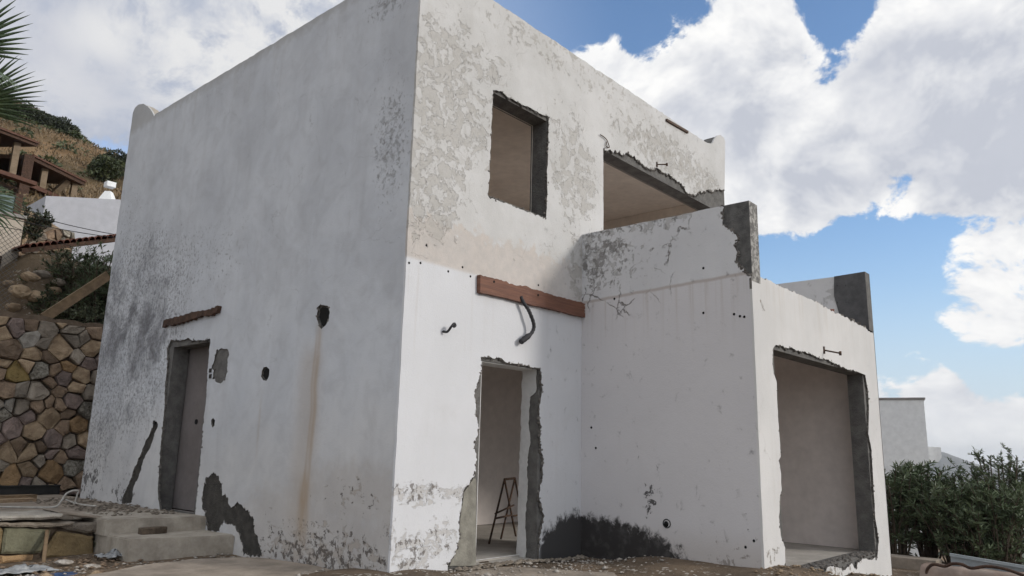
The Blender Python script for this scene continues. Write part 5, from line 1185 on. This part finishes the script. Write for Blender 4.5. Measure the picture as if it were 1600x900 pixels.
# bushes on the hillside
for i, (px_, Yd, w, h, lab) in enumerate((
    ([(13.656,60.000,23.880)][0], 60, 1.6, 1.7, 'big dark round bush on the hillside above the pergola roof'),
    ([(12.356,60.000,23.668)][0], 60, 1.4, 1.5, 'dark bush between the big round bush and the left hill bush'),
    ([(10.961,60.000,23.205)][0], 58, 1.8, 1.7, 'dark hillside bush nearest the palm fronds'),
    ([(20.995,78.000,32.108)][0], 79, 1.3, 1.5, 'small dark bush at the left end of the bushes on the hill crest'),
    ([(22.373,78.000,32.214)][0], 79, 2.0, 2.4, 'dark spreading tree on the hill crest, the largest there'),
    ([(23.167,76.000,31.093)][0], 78, 1.7, 2.2, 'dark bush low on the hill crest beside the house edge'),
    ([(24.572,76.000,30.252)][0], 77, 1.9, 2.4, 'dark bush on the hill crest partly hidden by the house'),
    ([(11.665,40.000,14.913)][0], 40, 1.3, 1.6, 'dark bush behind the small white chimney'),
    ([(10.237,40.000,14.525)][0], 38, 1.1, 1.1, 'brownish bush right of the veranda end on the slope'),
    ([(12.275,50.000,19.083)][0], 52, .9, .8, 'small bush in the middle of the dry slope'))):
    crown_tree('hill_bush', lab, (px_[0], Yd, gz(px_[0], Yd) - (.5 if i < 3 else .1)), h, w, h * .42, M['darkleaf'] if i not in (8, 9) else M['shrubleaf'], 300 + i, 5000, .24 if Yd > 50 else .15, 'bush', 'bushes on the hillside')
# low scrub and dry grass on the slope
r = np.random.default_rng(8); n = 70000
gx = r.uniform(-2, 40, n); gy = r.uniform(14, 82, n); gzv = terrain_z(gx, gy) + np.array([mnoise.fractal(Vector((float(a) * .09, float(b) * .09, 3)), 1, 2, 4) for a, b in zip(gx, gy)]) * np.clip((gy - 14) * .04, 0, 1.1)
v, f = leaves(np.stack([gx, gy, gzv - .05], -1), np.tile([0, 0, 1.], (n, 1)), .42, .07, .55, 3)
tag(from_np('dry_grass', v, f, M['drygrass']), 'dry golden grass tufts over the hillside', 'grass', kind='stuff')
cx_ = r.uniform(-2, 40, 170); cy_ = r.uniform(16, 80, 170); pts_ = []; dd_ = []
for a, b in zip(cx_, cy_):
    z_ = gz(a, b) + mnoise.fractal(Vector((a * .09, b * .09, 3)), 1, 2, 4) * min(1.1, (b - 14) * .04); s = r.uniform(.4, 1.1)
    for k in range(110): e = r.normal(0, 1, 3); e /= np.linalg.norm(e); e[2] = abs(e[2]); pts_.append((a + e[0] * s, b + e[1] * s, z_ + e[2] * s * .7)); dd_.append(e)
v, f = leaves(pts_, dd_, .26, .12, .5, 4); tag(from_np('scrub', v, f, M['shrubleaf']), 'low green brown scrub scattered over the dry hillside', 'scrub', kind='stuff')

# palm at the left edge
pt = thing('palm_tree', 'fan palm reaching into the view at the upper left edge', 'palm tree', (-2.25, 9.9, 2.9))
def rp(p): return Vector(p) - Vector((-2.25, 9.9, 2.9))
topc = Vector((0, 0, 4.6))
bm = bmesh.new(); tube_bm(bm, [(0, 0, -.2), (.03, 0, 1.5), (-.02, 0, 3), tuple(topc)], [.24, .2, .18, .2], 10); from_bm('trunk', bm, M['bark'], pt)
def fan(hub, axis, nrm, R_, nseg, m, spread=1.75, droop=.25, seed=0, name='frond'):
    r = random.Random(seed); hub = Vector(hub); ax = Vector(axis).normalized(); nrm = Vector(nrm); sd_ = nrm.cross(ax).normalized(); nrm = ax.cross(sd_).normalized()
    bm = bmesh.new(); base = topc + Vector((0, 0, -.1)); tube_bm(bm, curve_pts([base, base.lerp(hub, .5) + Vector((0, 0, .12)), hub], 4), [.022] * 9, 5)
    for k in range(nseg):
        th = (k / (nseg - 1) - .5) * 2 * spread; L = R_ * (1 - .22 * abs(th) / spread) * r.uniform(.93, 1.05); dv = ax * math.cos(th) + sd_ * math.sin(th)
        w = R_ * spread / nseg * .62; cr_ = nrm.cross(dv).normalized()
        pv = []
        for t, ww in ((0, .1), (.25, .8), (.55, 1.0), (.8, .55), (1.0, .03)):
            c = hub + dv * L * t + Vector((0, 0, -1)) * L * droop * t * t * t + nrm * (.03 * R_ * (1 if k % 2 else -1) * t)
            pv.append((bm.verts.new(c + cr_ * w * ww), bm.verts.new(c + nrm * w * .35 * ww), bm.verts.new(c - cr_ * w * ww)))
        for a, b in zip(pv[:-1], pv[1:]):
            bm.faces.new((a[0], a[1], b[1], b[0])); bm.faces.new((a[1], a[2], b[2], b[1]))
    return from_bm(name, bm, m, pt)
vd = (Vector((-2.25, 9.9, 7)) - Vector((-4.72, -5.56, 1.08))).normalized()
rt = cr.copy(); upc = cu.copy()
h1 = rp([(-2.170,9.900,7.715)][0]); h2 = rp([(-1.880,9.900,6.772)][0]); h3 = rp([(-1.664,9.700,4.988)][0])
fan(h1, rt * .85 + upc * .50, -vd + upc * .35, 1.55, 17, M['palmleaf'], .62, .04, 1)
fan(h2, rt * .92 + upc * .34, -vd + upc * .2, 1.55, 21, M['palmleaf'], .62, .05, 2)
fan(h3, rt * .9 + upc * .05, -vd * .7 + upc * .5, 1.15, 24, M['palmleaf'], .9, .35, 3)
for i in range(14):
    a = 1.6 + i * .33; e = Vector((math.cos(a), math.sin(a), .7 - .1 * i)).normalized(); 
    if e.x > .2 and e.y < .3: continue
    fan(topc + e * 1.0, e, Vector((0, 0, 1)) + e * -.2, 1.0, 26, M['palmleaf'], 1.3, .3, 10 + i)

# ------------------------------------------------------------------ background right
rb = [(24.000,2.444,3.142),(24.000,0.993,3.149),(24.000,1.074,0.753)]
fh_ = thing('far_house', 'small plain white house with grey coping behind the oleander hedge', 'house', (24, rb[1][1], -2), rz=math.radians(16))
o5 = Vector((24, rb[1][1], -2)); zt5 = rb[1][2] + 2
bm = bmesh.new(); box_bm(bm, (0, 0, -3), (7, 9, zt5 - .05)); from_bm('wall', bm, M['white2'], fh_)
bm = bmesh.new(); box_bm(bm, (-.04, -.05, zt5 - .048), (7.05, 9.05, zt5 + .02), .008); from_bm('coping', bm, M['cap'], fh_)
bq_ = [(24.600,1.186,1.537),(24.600,0.814,1.522),(24.600,0.845,1.160),(24.600,1.229,1.022)]
prism('balcony', [(.1, bq_[0][2] + 2), (-.40, bq_[1][2] + 2), (-.40, bq_[2][2] + 2.03), (-.28, bq_[3][2] + 2), (.1, bq_[3][2] + 2)], [], 0, .3, 1.6, [M['white2']], fh_)
# low concrete block, panel, tarp and hose at the right bottom
q1 = [(8.400,-1.800,-0.377),(8.400,-2.537,-0.311),(8.400,-2.509,-0.639)]
bm = bmesh.new(); box_bm(bm, (8.4, q1[1][1], -1.4), (8.75, q1[0][1] + .8, q1[0][2]), .012); tag(from_bm('low_wall', bm, M['slab']), 'low concrete garden wall right of the annex corner', 'garden wall')
q2 = [(8.150,-2.788,-0.255),(8.150,-3.962,-0.347)]
pn = thing('metal_panel', 'blue grey metal panel lying on edge below the hedge', 'panel', (8.15, q2[0][1], -.6))
a = Vector(q2[0]); b = Vector(q2[1]); b.z = b.z; o6 = Vector((8.15, q2[0][1], -.6))
prism('sheet', [(a.y - o6.y, -.25), (a.y - o6.y, a.z + .6), (b.y - o6.y, b.z + .6), (b.y - o6.y, -.25)], [], 0, 0, .03, [M['steelblue']], pn)
beam('rim', a - o6 + Vector((-.015, 0, .015)), b - o6 + Vector((-.015, 0, .015)), .05, .035, M['steelblue'], pn)
n = 26; v = []; f = []
ta = [(7.750,-2.494,-0.375),(7.750,-4.003,-0.391)]
ya, yb2 = ta[0][1], ta[1][1]
for j in range(n):
    for i in range(n):
        s_, t_ = i / (n - 1), j / (n - 1); y = ya + (yb2 - ya) * s_; zc = ta[0][2] + (ta[1][2] - ta[0][2]) * s_
        hump = math.sin(PI * min(1, t_ * 1.3)) ; v.append((7.35 + t_ * .75, y, zc - .38 + .38 * sst(0, .55, np.float64(t_)) + .02 * math.sin(s_ * 26) * (1 - t_) + mnoise.noise(Vector((s_ * 7, t_ * 4, 0))) * .03))
for j in range(n - 1):
    for i in range(n - 1): k = j * n + i; f.append((k, k + 1, k + n + 1, k + n))
tag(from_np('tarpaulin', v, f, M['tarp'], smooth=True), 'dusty brown folded tarpaulin at the lower right below the metal panel', 'tarpaulin')
hs = [(7.700,-2.590,-0.557),(7.700,-2.580,-0.472),(7.700,-2.612,-0.392),(7.700,-2.689,-0.340),(7.700,-2.816,-0.352),(7.700,-2.915,-0.307),(7.700,-3.033,-0.303),(7.700,-3.145,-0.340),(7.700,-3.339,-0.294),(7.700,-3.558,-0.310),(7.700,-3.733,-0.362),(7.700,-3.937,-0.417)]
tag(tube('hose', curve_pts([(x - .08, y, z) for x, y, z in hs], 5), .021, M['timber'], None, 8), 'thick dark hose lying over the brown tarpaulin', 'hose')

# ------------------------------------------------------------------ air
hm = bpy.data.materials.new('thin_haze'); hm.use_nodes = True; G = NG(hm.node_tree)
pv_ = G.n('ShaderNodeVolumePrincipled'); pv_.inputs['Color'].default_value = (.86, .92, 1, 1); pv_.inputs['Density'].default_value = .00018; pv_.inputs['Anisotropy'].default_value = .2
out_ = G.n('ShaderNodeOutputMaterial'); G.t.links.new(pv_.outputs[0], out_.inputs['Volume'])
zlo = float(Z.min()) - 62
bm = bmesh.new(); box_bm(bm, (-5600, -5600, zlo), (5600, 5600, 75)); tag(from_bm('haze', bm, hm), 'thin pale air between the house and the far mountain', kind='stuff')
